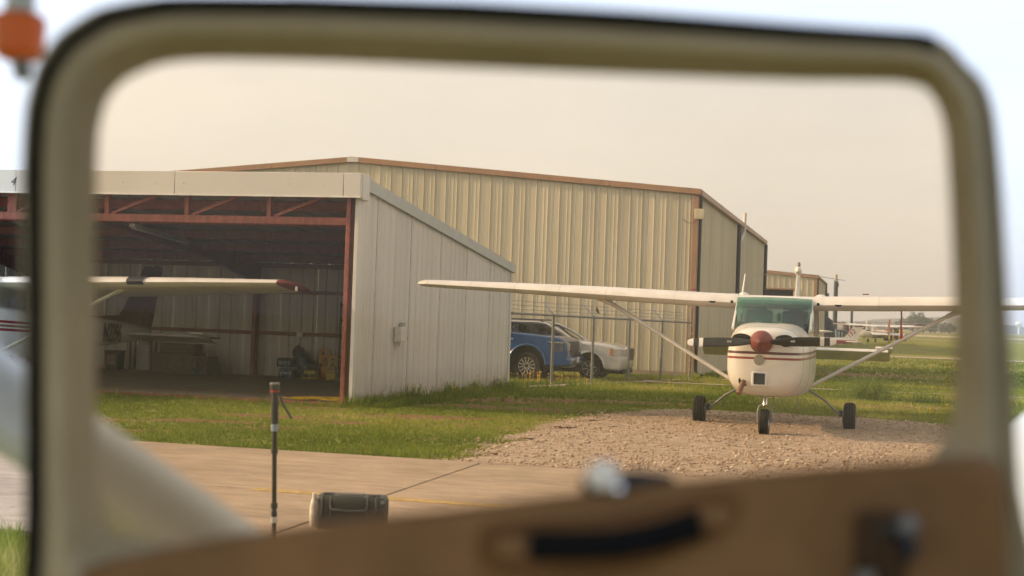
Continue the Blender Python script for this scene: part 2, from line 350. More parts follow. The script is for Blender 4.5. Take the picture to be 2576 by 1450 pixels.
line.obj('painted_line', M_YEL, apron)

# gravel pad: stony earth sheet and loose stones
cell = .07; gx = np.arange(-1, 12.2, cell); gy = np.arange(12, 25.6, cell)
def gz(x, y):
    return HF(y) + .004 + .02 * vnoise(x, y, .7, 8) + .012 * vnoise(x, y, .2, 9) - .03 * np.exp(-((y - 15.6 - .25 * (x - 3.4)) / .35) ** 2) * vnoise(x, y, .6, 4) + .004
def apron_v(x, y): return -np.asarray(x) * math.sin(RZ) + np.asarray(y) * math.cos(RZ)
idx = {}; gvs = []; gfs = []
for i, x in enumerate(gx[:-1]):
    cxs = np.full(len(gy) - 1, x + cell / 2); cys = gy[:-1] + cell / 2
    jit = (vnoise(cxs, cys, .5, 6) - .5) * .7 + (vnoise(cxs, cys, .13, 16) - .5) * .5
    ok = (gmask(cxs, cys) > .93) & (apron_v(cxs, cys) > 14.08 + jit * .2)
    for j in np.nonzero(ok)[0]:
        q = []
        for a, b in ((i, j), (i + 1, j), (i + 1, j + 1), (i, j + 1)):
            if (a, b) not in idx: idx[(a, b)] = len(gvs); gvs.append((gx[a], gy[b], (float(gz(gx[a], gy[b])) + .012) if apron_v(gx[a], gy[b]) > 14.34 else .0245))
            q.append(idx[(a, b)])
        gfs.append(tuple(q))
M_GRAVEL = mat('gravelly_earth', (.38, .285, .205), .95, var=.26, scale=7, detail=10, bump=1.0, bscale=45, col2=(.47, .375, .28), spec=.15)
gp = MB(); gp.v = gvs; gp.f = gfs; gp = struct(gp.obj('gravel_pad', M_GRAVEL, smooth=True, auto=180))
ico = bmesh.new(); bmesh.ops.create_icosphere(ico, subdivisions=1, radius=1); ico.verts.ensure_lookup_table()
IV = np.array([v.co[:] for v in ico.verts]); IF = np.array([[v.index for v in f.verts] for f in ico.faces]); ico.free()
def stones(N, xr, yr, smin, smax, mask):
    x = RNG.uniform(*xr, N); y = RNG.uniform(*yr, N); k = mask(x, y); x, y = x[k], y[k]; n = len(x)
    s = smin + (smax - smin) * RNG.random(n) ** 3.2
    sc = s[:, None] * RNG.uniform(.6, 1.25, (n, 3)) * np.array([1, 1, .62])
    V = IV[None] * RNG.uniform(.78, 1.18, (n, 12, 1)) * sc[:, None, :]
    a = RNG.uniform(0, 6.283, n); c_, s_ = np.cos(a), np.sin(a)
    R = np.stack([np.stack([c_, -s_], -1), np.stack([s_, c_], -1)], -2)
    V[:, :, :2] = np.einsum('nij,nkj->nki', R, V[:, :, :2])
    V += np.stack([x, y, np.where(apron_v(x, y) < 14.3, np.maximum(gz(x, y) + .012, .022), gz(x, y) + np.where(gmask(x, y) > .9, .014, .0)) + s * .25], -1)[:, None, :]
    return V, np.repeat(RNG.random(n), 12)
def raw_mesh(name, V, F, m, attr=None, smooth=False):
    me = D.meshes.new(name); nvv, nf = len(V), len(F)
    me.vertices.add(nvv); me.vertices.foreach_set('co', V.astype(np.float32).ravel())
    me.loops.add(nf * 3); me.loops.foreach_set('vertex_index', F.astype(np.int32).ravel())
    me.polygons.add(nf); me.polygons.foreach_set('loop_start', np.arange(0, nf * 3, 3, dtype=np.int32))
    try: me.polygons.foreach_set('loop_total', np.full(nf, 3, np.int32))
    except Exception: pass
    if attr is not None:
        a = me.attributes.new('tint', 'FLOAT', 'POINT'); a.data.foreach_set('value', attr.astype(np.float32))
    me.update(calc_edges=True); me.validate(); me.materials.append(m)
    if smooth: me.polygons.foreach_set('use_smooth', [True] * nf)
    o = D.objects.new(name, me); COL.objects.link(o); return o
def tint_mat(name, stops, rough=.9, transl=0.0):
    m = D.materials.new(name); m.use_nodes = True; t = m.node_tree; p = t.nodes['Principled BSDF']
    a = nd(t, 'ShaderNodeAttribute', attribute_name='tint'); r = nd(t, 'ShaderNodeValToRGB'); t.links.new(a.outputs['Fac'], r.inputs[0])
    e = r.color_ramp.elements; e[0].position, e[0].color = stops[0][0], (*stops[0][1], 1); e[1].position, e[1].color = stops[-1][0], (*stops[-1][1], 1)
    for po, c in stops[1:-1]: e.new(po).color = (*c, 1)
    t.links.new(r.outputs[0], p.inputs['Base Color']); p.inputs['Roughness'].default_value = rough; p.inputs['Specular IOR Level'].default_value = .2
    if transl:
        tl = nd(t, 'ShaderNodeBsdfTranslucent'); t.links.new(r.outputs[0], tl.inputs[0]); mx = nd(t, 'ShaderNodeMixShader'); mx.inputs[0].default_value = transl
        o = t.nodes['Material Output']; t.links.new(p.outputs[0], mx.inputs[1]); t.links.new(tl.outputs[0], mx.inputs[2]); t.links.new(mx.outputs[0], o.inputs[0])
    return m
M_STONE = tint_mat('pale_limestone_gravel', [(0, (.25, .175, .12)), (.3, (.36, .265, .185)), (.75, (.45, .345, .25)), (1, (.62, .53, .42))])
msk = lambda x, y: (gmask(x, y) + RNG.normal(0, .25, len(x)) > .55) & (apron_v(x, y) > 14.16 - .25 * RNG.random(len(x)) ** 3)
V1, T1 = stones(30000, (-.8, 11), (13, 25.5), .0045, .024, lambda x, y: msk(x, y) & (vnoise(x, y, 1.4, 33) + RNG.random(len(x)) * .8 > .45))
V2, T2 = stones(9000, (-.8, 8), (13.2, 17.6), .0045, .028, lambda x, y: msk(x, y) & (vnoise(x, y, .8, 21) > .48))
V3, T3 = stones(2500, (-1.5, 9), (14, 26), .004, .02, lambda x, y: (apron_v(x, y) > 14.25) & (gmask(x, y) > .02) & (gmask(x, y) < .6))
VV = np.concatenate([V1, V2, V3]); n = len(VV)
stuff(raw_mesh('gravel', VV.reshape(-1, 3), (IF[None] + 12 * np.arange(n)[:, None, None]).reshape(-1, 3), M_STONE, np.concatenate([T1, T2, T3])))['label'] = 'pale loose stones on the gravel pad'

# narrow concrete strips crossing the field, and the far runway
M_PATH = mat('old_concrete_path', (.40, .33, .25), .85, var=.2, scale=1.5, bump=.2, bscale=20)
def strip(name, p, q, w, m, lift=.012, n=14):
    p = Vector(p); q = Vector(q); d = (q - p).normalized(); s = Vector((-d.y, d.x)) * w / 2; vs = []; fs = []
    for i in range(n + 1):
        c = p.lerp(q, i / n)
        for e in (-1, 1): k = c + s * e; vs.append((k.x, k.y, hf(k.y) + lift))
    fs = [(2 * i, 2 * i + 1, 2 * i + 3, 2 * i + 2) for i in range(n)]
    b = MB(); b.add(vs, fs); return struct(b.obj(name, m))
strip('concrete_path', (3.9, 40.6), (34, 32.9), .55, M_PATH, .02, 40)
strip('taxiway', (8, 120.0), (140, 87.0), 4.6, M_PATH, .03, 60)
strip('runway', (-200, 372), (1400, 250), 70, mat('pale_runway', (.46, .37, .27), .9, var=.1, scale=.05), .06, 20)
strip('far_taxiway', (60, 215), (400, 190), 6, mat('far_taxiway_concrete', (.45, .38, .3), .9), .05, 10)

# wooded hills on the skyline
M_HILL = mat('far_woodland', (.045, .06, .028), .95, var=.35, scale=.05, detail=6)
def ridge(name, pts, Y, depth, seed):
    """forested ridge: crest heights follow pts (picture x, picture y) at distance Y"""
    ps = [at(x, y, Y) for x, y in pts]; vs = []; fs = []; n = 90; r = random.Random(seed)
    for i in range(n + 1):
        f = i / n * (len(ps) - 1); a = int(min(f, len(ps) - 2)); c = ps[a].lerp(ps[a + 1], f - a); zz = max(.5, c.z + r.uniform(-.9, .9))
        for k, (dy, h) in enumerate(((-depth * .5, 0), (-depth * .38, .35), (-depth * .2, .75), (0, 1), (depth * .6, .8), (depth, 0))):
            vs.append((c.x + r.uniform(-3, 3), c.y + dy + r.uniform(-4, 4), zz * h * (1 + r.uniform(-.08, .08)) - (1 if h == 0 else 0)))
    fs = [(i * 6 + k, (i + 1) * 6 + k, (i + 1) * 6 + k + 1, i * 6 + k + 1) for i in range(n) for k in range(5)]
    b = MB(); b.add(vs, fs); return struct(b.obj(name, M_HILL, smooth=True, auto=180))
ridge('hills', [(1500, 815), (1800, 822), (2050, 826), (2180, 823), (2235, 821), (2262, 815), (2300, 810), (2345, 802), (2390, 800), (2440, 806), (2500, 816), (2545, 826), (2620, 830), (2800, 832)], 1700, 500, 3)
ridge('hills', [(-900, 715), (200, 752), (900, 776), (1500, 798), (2100, 821), (2350, 826), (2560, 832), (2700, 836), (3300, 858)], 2900, 600, 5)
# ================================================================ BUILDINGS
def ribs(s0, s1, sp, h, base=.09, top=.04, off=0.0, minor=0, mh=.006):
    """cross-section of a ribbed metal sheet: list of (distance along, outward offset)"""
    out = [(s0, 0.0)]; k = math.ceil((s0 - off) / sp - 1e-6)
    while off + k * sp <= s1 + 1e-6:
        c = off + k * sp
        if s0 + base / 2 <= c <= s1 - base / 2: out += [(c - base / 2, 0), (c - top / 2, h), (c + top / 2, h), (c + base / 2, 0)]
        if minor:
            for q in range(1, minor + 1):
                mth = c + sp * q / (minor + 1)
                if s0 + .03 < mth < s1 - .03: out += [(mth - .022, 0), (mth - .01, mh), (mth + .01, mh), (mth + .022, 0)]
        k += 1
    out.append((s1, 0.0)); return out
def sheet(name, prof, f, m, parent):
    """prof from ribs(); f(s, d, end) -> point at the low (0) and high (1) end"""
    b = MB(); vs = [f(s, d, 0) for s, d in prof] + [f(s, d, 1) for s, d in prof]; n = len(prof)
    b.add(vs, [(i, i + 1, n + i + 1, n + i) for i in range(n - 1)]); return b.obj(name, m, parent, fix=False)

# ---- open-fronted grey shed -------------------------------------------------
shed = thing('open_shed', 'open-fronted pale grey metal shed with red steel truss and sloping roof', 'hangar', (SHED[0], SHED[1], 0), RZ)
UL = -16.0; DEP = 10.0
rz_ = lambda v: 3.70 - .1005 * v            # top of the roof line
fl = lambda v: .03 - .012 * v
b = MB(); b.add([(UL, .12, fl(.12)), (-.05, .12, fl(.12)), (-.05, DEP, fl(DEP)), (UL, DEP, fl(DEP)), (UL, .12, -.35), (-.05, .12, -.35), (-.05, DEP, -.35), (UL, DEP, -.35)],
    [(0, 1, 2, 3), (7, 6, 5, 4), (0, 4, 5, 1), (1, 5, 6, 2), (2, 6, 7, 3), (3, 7, 4, 0)]); b.obj('floor_slab', M_CONC, shed)
MB().b2((UL, -.05, -.2), (-.1, .115, .035)).obj('door_track', M_PRIMER, shed, bevel=.01)
n = 11; w = DEP / n
for i in range(n):            # right side wall sheets
    a, c = .06 + i * (DEP - .06) / n, .06 + (i + 1) * (DEP - .06) / n
    sheet('wall_panel', ribs(a, c - (.010 if i in (2, 6) else .006), .3, .018, .10, .05, off=.15, minor=2), lambda s, d, e: (d + .004 * (i % 2) , s, -.32 if e == 0 else rz_(s) - .06), M_CLAD, shed)
for i in range(17):           # rear wall sheets
    a, c = UL + i * .94, UL + (i + 1) * .94
    sheet('rear_wall_panel', ribs(a, c - .005, .305, .03, .11, .06, off=.1, minor=1), lambda s, d, e: (s, DEP + d + .002 * (i % 2), -.35 if e == 0 else rz_(DEP) - .09), M_CLAD, shed)
sheet('left_wall_panel', ribs(0, DEP, .3, .028), lambda s, d, e: (UL - d, s, -.3 if e == 0 else rz_(s) - .06), M_CLAD, shed)
for i in range(17):           # roof sheets; the raised ribs leave small gaps over the rear wall
    a, c = UL + i * .943, UL + (i + 1) * .943
    sheet('roof_panel', ribs(a, c + .004, .4715, .04, .12, .06, off=.23), lambda s, d, e: (s, (-.1 if e == 0 else DEP + .12), (rz_(-.1) if e == 0 else rz_(DEP + .12)) - .085 + d + .0015 * (i % 2)), M_CLADR, shed)
fx = [.10, -.19, -3.18, -6.18, -9.18, -12.18, -15.2, UL]
for i in range(len(fx) - 1):
    p_ = MB().b2((fx[i + 1] + .004, -.16, 3.365), (fx[i] - .004, -.06, 3.75)).obj('fascia_panel', M_FASCIA, shed, bevel=.008)
    if i == 3: text('4', .2, M_BLKP, p_, frame3((-6.24, -.162, 3.545), (1, 0, 0), (0, 0, 1)), .002, .35, 'house_number')
    if i in (1, 2, 3):
        for k in range(5):
            MB().lathe([(.011, 0), (.010, .008), (.004, .012)], (fx[i] - .35 - k * .62, -.16, 3.555 + .01 * (k % 2)), (0, -1, 0), 8).obj('screw', M_FASCIA, p_, smooth=True)
MB().b2((UL, -.172, 3.35), (.11, -.162, 3.378)).obj('drip_edge', M_WHITE2, shed)
MB().b2((.02, -.058, 3.33), (.105, .26, 3.75)).obj('fascia_return', M_FASCIA, shed, bevel=.006)
b = MB(); b.add([(.03, .2, rz_(.2) - .17), (.075, .2, rz_(.2) - .17), (.075, .2, rz_(.2) + .03), (-.12, .2, rz_(.2) + .03), (-.12, .2, rz_(.2) + .01), (.03, .2, rz_(.2) + .01)] + [(.03, 10.12, rz_(10.12) - .16), (.075, 10.12, rz_(10.12) - .16), (.075, 10.12, rz_(10.12) + .03), (-.12, 10.12, rz_(10.12) + .03), (-.12, 10.12, rz_(10.12) + .01), (.03, 10.12, rz_(10.12) + .01)],
    [(0, 1, 7, 6), (1, 2, 8, 7), (2, 3, 9, 8), (3, 4, 10, 9), (4, 5, 11, 10), (5, 0, 6, 11), (0, 5, 4, 3, 2, 1), (6, 7, 8, 9, 10, 11)]); b.obj('rake_trim', M_TRIMG, shed)
MB().b2((-.03, -.02, -.3), (.034, .10, 3.36)).obj('corner_trim', M_FASCIA, shed, bevel=.006)
MB().b2((-.02, 9.93, -.35), (.036, 10.05, 2.6)).obj('corner_trim', M_FASCIA, shed, bevel=.006)
MB().b2((-.185, -.01, 0), (-.115, .2, 3.36)).obj('door_jamb', M_PRIMER, shed, bevel=.008)
MB().b2((-.114, .06, 0), (-.035, .2, 3.36)).obj('jamb_web', mat('dark_brown_steel', (.10, .045, .032), .6, var=.2), shed)
MB().b2((UL, .03, 2.915), (-.19, .17, 3.04)).obj('truss_chord', M_PRIMER, shed, bevel=.006)
MB().b2((UL, .03, 3.42), (-.19, .17, 3.55)).obj('truss_chord', M_PRIMER, shed, bevel=.006)
for k in range(10):
    u = -1.57 - 1.49 * k; wd = .18 if k == 3 else .075
    if k == 3: u = -6.38
    MB().b2((u - wd / 2, .05, 2.9 if k == 3 else 3.041), (u + wd / 2, .15, 3.419)).obj('truss_post', M_PRIMER, shed, bevel=.004)
    MB().bar((u + .09, .1, 3.045), (u + 1.12, .1, 3.44), .05, .075, (0, 1, 0)).obj('truss_diagonal', M_PRIMER, shed, bevel=.004)
for u in (-6.24, -12.3):
    MB().b2((u - .05, DEP - .24, -.1), (u + .05, DEP - .02, 2.55)).obj('column', M_PRIMER, shed, bevel=.006)
    b = MB(); pr = [(.25, rz_(.25) - .1), (.25, rz_(.25) - .36), (7.5, rz_(7.5) - .40), (9.8, rz_(9.8) - .62), (9.8, rz_(9.8) - .1)]
    b.prism(pr, lambda p, q, d: (u + d, p, q), -.05, .05); b.obj('rafter', M_PRIMER, shed, bevel=.005)
b = MB(); b.prism([(.25, rz_(.25) - .1), (.25, rz_(.25) - .3), (9.8, rz_(9.8) - .3), (9.8, rz_(9.8) - .1)], lambda p, q, d: (-.12 + d, p, q), -.04, .04); b.obj('rafter', M_PRIMER, shed, bevel=.005)
for z in (.93, 1.92): MB().b2((UL, DEP - .1, z - .04), (-.1, DEP - .012, z + .04)).obj('girt', M_PRIMER, shed, bevel=.005)
MB().b2((UL, DEP - .12, 2.49), (-.1, DEP - .015, 2.60)).obj('eave_strut', M_PRIMER, shed, bevel=.005)
for v in (1.8, 3.5, 5.2, 6.9, 8.5): MB().b2((UL, v - .03, rz_(v) - .265), (-.1, v + .03, rz_(v) - .092)).obj('purlin', M_PRIMER, shed, bevel=.005)
o = MB().b2((-5.16, DEP - .17, .87), (-5.0, DEP - .105, .98)).obj('outlet_box', M_WHITE2, shed, bevel=.006)
def sw(u, v, z=0): return Vector((SHED[0], SHED[1], 0)) + GL * u + GV * v + Vector((0, 0, z))     # shed frame to world

# fluorescent batten under the roof
t0 = thing('strip_light', 'long grey fluorescent strip light hanging under the shed roof', 'lamp', sw(-5.2, 3.2, 2.85), RZ)
b = MB(); b.prism([(-.07, 0), (.07, 0), (.05, .06), (-.05, .06)], lambda p, q, d: (p - .14 * d, d, q - .045 * d), -1.5, 1.5); b.obj('housing', mat('dull_grey_enamel', (.38, .37, .34), .5), t0)
for s_ in (-.035, .035): MB().tube((s_ + .2, -1.42, .047), (s_ - .2, 1.42, -.08), .014, n=8).obj('tube', mat('unlit_tube', (.6, .6, .58), .3), t0, smooth=True)
for v in (-1.1, 1.1): MB().tube((-.14 * v, v, .03 - .04 * v), (-.14 * v, v, rz_(3.2 + v) - 2.85 - .09), .006, n=6).obj('hanger', M_GREYP, t0)

# electrical box on the shed's side wall
t0 = thing('electrical_box', 'small peeling white electrical box with conduit on the shed side wall', 'electrical box', sw(.035, 2.15, 1.02), RZ)
M_PEEL = mat('peeling_white_paint', (.60, .58, .54), .6, var=.1, scale=9)
MB().b2((0, -.22, 0), (.11, .06, .26)).obj('box', M_PEEL, t0, bevel=.006)
MB().b2((.11, -.20, .02), (.122, .04, .24)).obj('cover', M_PEEL, t0, bevel=.004)
MB().b2((0, .062, .03), (.05, .22, .33)).obj('bracket', mat('flaking_grey_paint', (.18, .18, .17), .6, var=.2, scale=16, detail=8, col2=(.55, .54, .5)), t0, bevel=.003)
MB().path([(.05, -.05, 0), (.05, -.05, -.06), (.05, -.08, -.11), (.05, -.16, -.13), (.03, -.22, -.13)], .013, 8).obj('conduit', M_PEEL, t0, smooth=True)

# ---- big tan hangar ----------------------------------------------------------
HX, HY = at(1740, 947, 47.2).x, 47.2
hz0 = hf(HY)
tan = thing('tan_hangar', 'large tan ribbed metal hangar with copper-brown roof trim behind the shed', 'hangar', (HX, HY, 0), RZ)
HWID, EZ, AZ, SLEN = 12.2, 5.83, 6.82, 28.5
def rt_(u): return EZ + (AZ - EZ) * (1 - abs(u + HWID) / HWID)      # wall top along the gable
RB = .40
for i in range(30):
    a, c = -24.4 + i * .813 + .002, -24.4 + (i + 1) * .813 - .003
    sheet('wall_panel', ribs(a, c, .4065, .024, .05, .022, off=-24.4 + .2, minor=2, mh=.006), lambda s, d, e: (s, -d - .0025 * (i % 2), hz0 + .16 if e == 0 else rt_(s)), M_TAN, tan)
for i in range(24):
    a, c = .05 + i * 1.185, .05 + (i + 1) * 1.185 - .004
    sheet('side_wall_panel', ribs(a, c, .195, .022, .08, .04, off=.1), lambda s, d, e: (d + .002 * (i % 2), s, -.85 if e == 0 else EZ - .05), M_TAN, tan)
sheet('rear_wall_panel', [(-24.4, 0), (-12.2, 0), (0, 0)], lambda s, d, e: (s, SLEN, -.9 if e == 0 else rt_(s)), M_TAN, tan)
sheet('side_wall_panel', [(0, 0), (SLEN, 0)], lambda s, d, e: (-24.4, s, -.9 if e == 0 else EZ), M_TAN, tan)
for s_ in (-1, 1):
    b = MB(); xa, xb = -HWID, -HWID + s_ * (HWID + .15); zb_ = EZ - .012
    b.add([(xa, -.05, AZ + .02), (xb, -.05, zb_ + .02), (xb, SLEN + .05, zb_ + .02), (xa, SLEN + .05, AZ + .02), (xa, -.05, AZ + .10), (xb, -.05, zb_ + .10), (xb, SLEN + .05, zb_ + .10), (xa, SLEN + .05, AZ + .10)],
          [(0, 1, 2, 3), (7, 6, 5, 4), (0, 4, 5, 1), (1, 5, 6, 2), (2, 6, 7, 3), (3, 7, 4, 0)]); b.obj('roof', M_TRIM, tan)
    for k in range(4):
        f0, f1 = k / 4, (k + 1) / 4
        MB().bar((xa + (xb - xa) * f0, -.10, AZ + (zb_ - AZ) * f0 + .045), (xa + (xb - xa) * f1 - .01 * s_, -.10, AZ + (zb_ - AZ) * f1 + .045), .19, .07, (0, 1, 0)).obj('rake_trim', M_TRIM, tan, bevel=.008)
for k in range(5): MB().b2((.02, -.1 + k * SLEN / 5, EZ - .09), (.17, -.1 + (k + 1) * SLEN / 5 - .012, EZ + .10)).obj('gutter', M_TRIM, tan, bevel=.01)
MB().b2((-HWID - .20, -.142, AZ - .05), (-HWID + .22, -.137, AZ + .12)).obj('ridge_plate', M_FASCIA, tan)
MB().b2((-.13, -.075, hz0 + .02), (.055, .03, EZ - .1)).obj('corner_trim', M_TRIM, tan, bevel=.008)
MB().path([(.11, .10, EZ - .1), (.11, .10, hz0 + .32), (.12, .08, hz0 + .2), (.2, 0, hz0 + .1), (.32, -.1, hz0 + .05)], .055, 8).obj('downspout', M_DARKTRIM, tan, smooth=True)
MB().path([(.10, 13.7, EZ - .1), (.10, 13.7, -.5)], .09, 8).obj('downspout', M_DARKTRIM, tan, smooth=True)
MB().path([(.10, SLEN - .1, EZ - .1), (.10, SLEN - .1, -.6)], .09, 8).obj('downspout', M_DARKTRIM, tan, smooth=True)
MB().path([(.16, 15.4, EZ + .55), (.16, 15.4, EZ - .2), (.12, 15.3, EZ - .45), (.10, 14.3, EZ - .75), (.09, 14.2, EZ - 1.2), (.09, 14.2, -.4)], .07, 10).obj('vent_pipe', M_PEEL, tan, smooth=True)
MB().b2((-24.4, -.012, hz0 - .25), (0, .3, hz0 + .155)).obj('footing', M_CONC, tan)
t0 = thing('panel_antenna', 'flat square beige panel antenna on the corner of the tan hangar', 'antenna', (HX + GL.x * .1, HY + GL.y * .1 - .02, 5.12), RZ)
MB().b2((-.16, -.20, -.17), (.17, -.13, .17)).obj('panel', mat('beige_plastic', (.52, .46, .32), .5), t0, bevel=.02)
MB().b2((-.05, -.13, -.06), (.05, -.076, .06)).obj('bracket', M_STEEL, t0)
MB().path([(-.05, -.15, -.17), (-.12, -.14, -.25), (-.25, -.13, -.31), (-.38, -.12, -.29), (-.5, -.1, -.22), (-.55, -.05, -.17)], .009, 6).obj('cable', M_BLKP, t0, smooth=True)

# ---- far hangar ---------------------------------------------------------------
FX_, FY_ = at(2055, 693, 125).x, 125.0
fz0 = hf(FY_)
far = thing('far_hangar', 'distant tan hangar with a wide dark open door beyond the big hangar', 'hangar', (FX_, FY_, 0), RZ)
FE, FA, FW2 = 5.85, 6.75, 12.0
def rf_(u): return FE + (FA - FE) * (1 - abs(u + FW2) / FW2)
for i in range(24):
    a, c = -24 + i * 1.0 + .003, -24 + (i + 1) * 1.0 - .004
    lo = 4.75 if -21.5 < (a + c) / 2 < -1.6 else fz0
    sheet('wall_panel', ribs(a, c, .5, .05, .1, .05, off=-24 + .25), lambda s, d, e: (s, -d - .003 * (i % 2), lo if e == 0 else rf_(s)), M_TAN, far)
for i in range(10):
    sheet('side_wall_panel', ribs(i * 2.1, (i + 1) * 2.1 - .01, .3, .03), lambda s, d, e: (d, s, fz0 - .1 if e == 0 else FE), M_TAN, far)
sheet('rear_wall_panel', [(-24, 0), (-12, 0), (0, 0)], lambda s, d, e: (s, 21, fz0 if e == 0 else rf_(s)), M_TAN, far)
sheet('side_wall_panel', [(0, 0), (21, 0)], lambda s, d, e: (-24, s, fz0 if e == 0 else FE), M_TAN, far)
for s_ in (-1, 1):
    xb = -FW2 + s_ * (FW2 + .2); b = MB()
    b.add([(-FW2, -.1, FA), (xb, -.1, FE), (xb, 21.2, FE), (-FW2, 21.2, FA), (-FW2, -.1, FA + .12), (xb, -.1, FE + .12), (xb, 21.2, FE + .12), (-FW2, 21.2, FA + .12)],
          [(0, 1, 2, 3), (7, 6, 5, 4), (0, 4, 5, 1), (1, 5, 6, 2), (2, 6, 7, 3), (3, 7, 4, 0)]); b.obj('roof', M_TRIM, far)
    MB().bar((-FW2, -.14, FA + .03), (xb, -.14, FE + .03), .28, .07, (0, 1, 0)).obj('rake_trim', M_TRIM, far)
MB().b2((-.22, -.1, fz0), (.06, .05, FE - .02)).obj('corner_trim', M_TRIM, far)
MB().b2((-1.72, -.12, fz0), (-1.55, .05, 4.75)).obj('door_jamb', M_TRIM, far)
MB().b2((-21.5, -.09, 4.68), (-1.6, -.06, 4.80)).obj('door_header', M_TRIM, far)
MB().path([(.1, .15, FE), (.1, .15, fz0)], .1, 8).obj('downspout', M_DARKTRIM, far)
MB().path([(.1, 20.9, FE), (.1, 20.9, fz0)], .1, 8).obj('downspout', M_DARKTRIM, far)
MB().b2((-23.9, .1, fz0 - .1), (-.1, 20.9, fz0 + .03)).obj('floor_slab', M_CONC, far)

# ---- chain-link fence ----------------------------------------------------------
F0, F1 = Vector((.02, 32.62)), Vector((5.62, 44.3)); fd = (F1 - F0).normalized(); fl_ = (F1 - F0).length
fang = math.atan2(fd.y, fd.x)
fence = thing('chain_link_fence', 'grey chain-link fence with barbed wire on angled arms beside the shed', 'fence', (F0.x, F0.y, 0), fang)
FT = lambda s: 1.60 - .0065 * s
fz = lambda s: hf(F0.y + fd.y * s)
def s_at(px):      # distance along the fence seen at picture x
    a, c = 0, fl_
    for _ in range(40):
        m_ = (a + c) / 2; q = F0 + fd * m_; v = Vector((q.x, q.y, .8)) - Vector((0, 0, CAM_H)); X_ = CXP + FPX * v.dot(_rt) / v.dot(_fw)
        if X_ < px: a = m_
        else: c = m_
    return a
M_FPOST = mat('weathered_grey_post', (.20, .20, .19), .6, .3, var=.15, scale=12)
PS = [s_at(x) for x in (1390, 1491, 1582, 1664)] + [fl_]
for i, s in enumerate(PS):
    end = i == 4
    p_ = MB().lathe([(.038 if end else .035, 0), (.038 if end else .035, (2.0 if end else FT(s) + .03) - fz(s) + .1), (.01, (2.03 if end else FT(s) + .05) - fz(s) + .1)], (s, 0, fz(s) - .1), (0, 0, 1), 10).obj('post', M_FPOST, fence, smooth=True)
    if not end: MB().bar((s, 0, FT(s) + .02), (s - .03, .27, FT(s) + .32), .035, .05, (1, 0, 0)).obj('barbed_wire_arm', M_STEEL, p_, bevel=.004)
    if end:
        for k in range(6): MB().lathe([(.04, 0), (.04, .03)], (s, 0, .05 + k * .28), (0, 0, 1), 10).obj('clamp', M_STEEL, p_)
MB().tube((0, 0, FT(0)), (fl_, 0, FT(fl_)), .026, n=8).obj('top_rail', M_FPOST, fence, smooth=True)
for k, (dz, dx) in enumerate(((.10, .06), (.20, .12), (.30, .18))):
    b = MB(); pts = []; N = 50
    for i in range(N + 1):
        s = fl_ * i / N; pts.append((s - dx * .1, dx * 1.4, FT(s) + dz + .006 * math.sin(i * 1.3 + k)))
    b.path(pts, .005, 4, cap=False)
    for i in range(int(fl_ / .14)):
        s = i * .14; z = FT(s) + dz + .006 * math.sin(s / fl_ * N * 1.3 + k)
        b.tube((s - dx * .1 - .01, dx * 1.4 - .015, z - .025), (s - dx * .1 + .01, dx * 1.4 + .015, z + .025), .004, n=3)
    b.obj('barbed_wire', M_GREYP, fence)
b = MB(); P_ = .034          # woven diamonds: each wire zigzags down the fence and hooks its neighbours
for i in range(int(fl_ / P_)):
    s0 = i * P_; zt, zb = FT(s0) + .05, fz(s0) + .02; nk = int((zt - zb) / P_)
    b.path([(s0 + (P_ if (k + i) % 2 else 0), .004 if k % 2 else -.004, zt - k * (zt - zb) / nk) for k in range(nk + 1)], .0015, 3, cap=False)
stuff(b.obj('wire_mesh', mat('dull_galvanised_wire', (.085, .083, .078), .7, .1), fence, fix=False))['label'] = 'woven diamond wire mesh of the fence'
b = MB()
for i in range(24):
    s, s2 = fl_ * i / 24, fl_ * (i + 1) / 24
    b.add([(s, -.13, fz(s) + .03), (s2, -.13, fz(s2) + .03), (s2, .13, fz(s2) + .03), (s, .13, fz(s) + .03), (s, -.13, fz(s) - .2), (s2, -.13, fz(s2) - .2), (s2, .13, fz(s2) - .2), (s, .13, fz(s) - .2)],
          [(0, 1, 2, 3), (0, 4, 5, 1), (2, 6, 7, 3)])
b.obj('mow_strip', M_PATH, fence)
# small bird perched on the lowest barbed wire
sb = s_at(1507); q = F0 + fd * sb
bird = thing('bird', 'tiny brown bird perched on the barbed wire', 'bird', (q.x - fd.y * .084, q.y + fd.x * .084, FT(sb) + .10), fang + math.pi)
MB().loft([[Vector((x + cx_ * 0, ry * math.cos(a), zc + rr * math.sin(a))) for a in [k * math.pi / 5 for k in range(10)]] for x, cx_, rr, ry, zc in ((-.10, 0, .012, .01, .035), (-.06, 0, .03, .028, .055), (-.015, 0, .042, .036, .085), (.02, 0, .036, .032, .115), (.03, 0, .030, .028, .14), (.045, 0, .024, .024, .155), (.06, 0, .008, .008, .152), (.075, 0, .002, .002, .15))]).obj('body', mat('sparrow_brown', (.12, .085, .055), .8, var=.4, scale=30), bird, smooth=True)
for s_ in (-.015, .015): MB().tube((0, s_, .05), (.0, s_, 0), .003, n=5).obj('leg', M_BROWN, bird)
MB().bar((-.09, 0, .035), (-.16, 0, .01), .03, .008).obj('tail', mat('sparrow_tail', (.06, .045, .035), .8), bird)
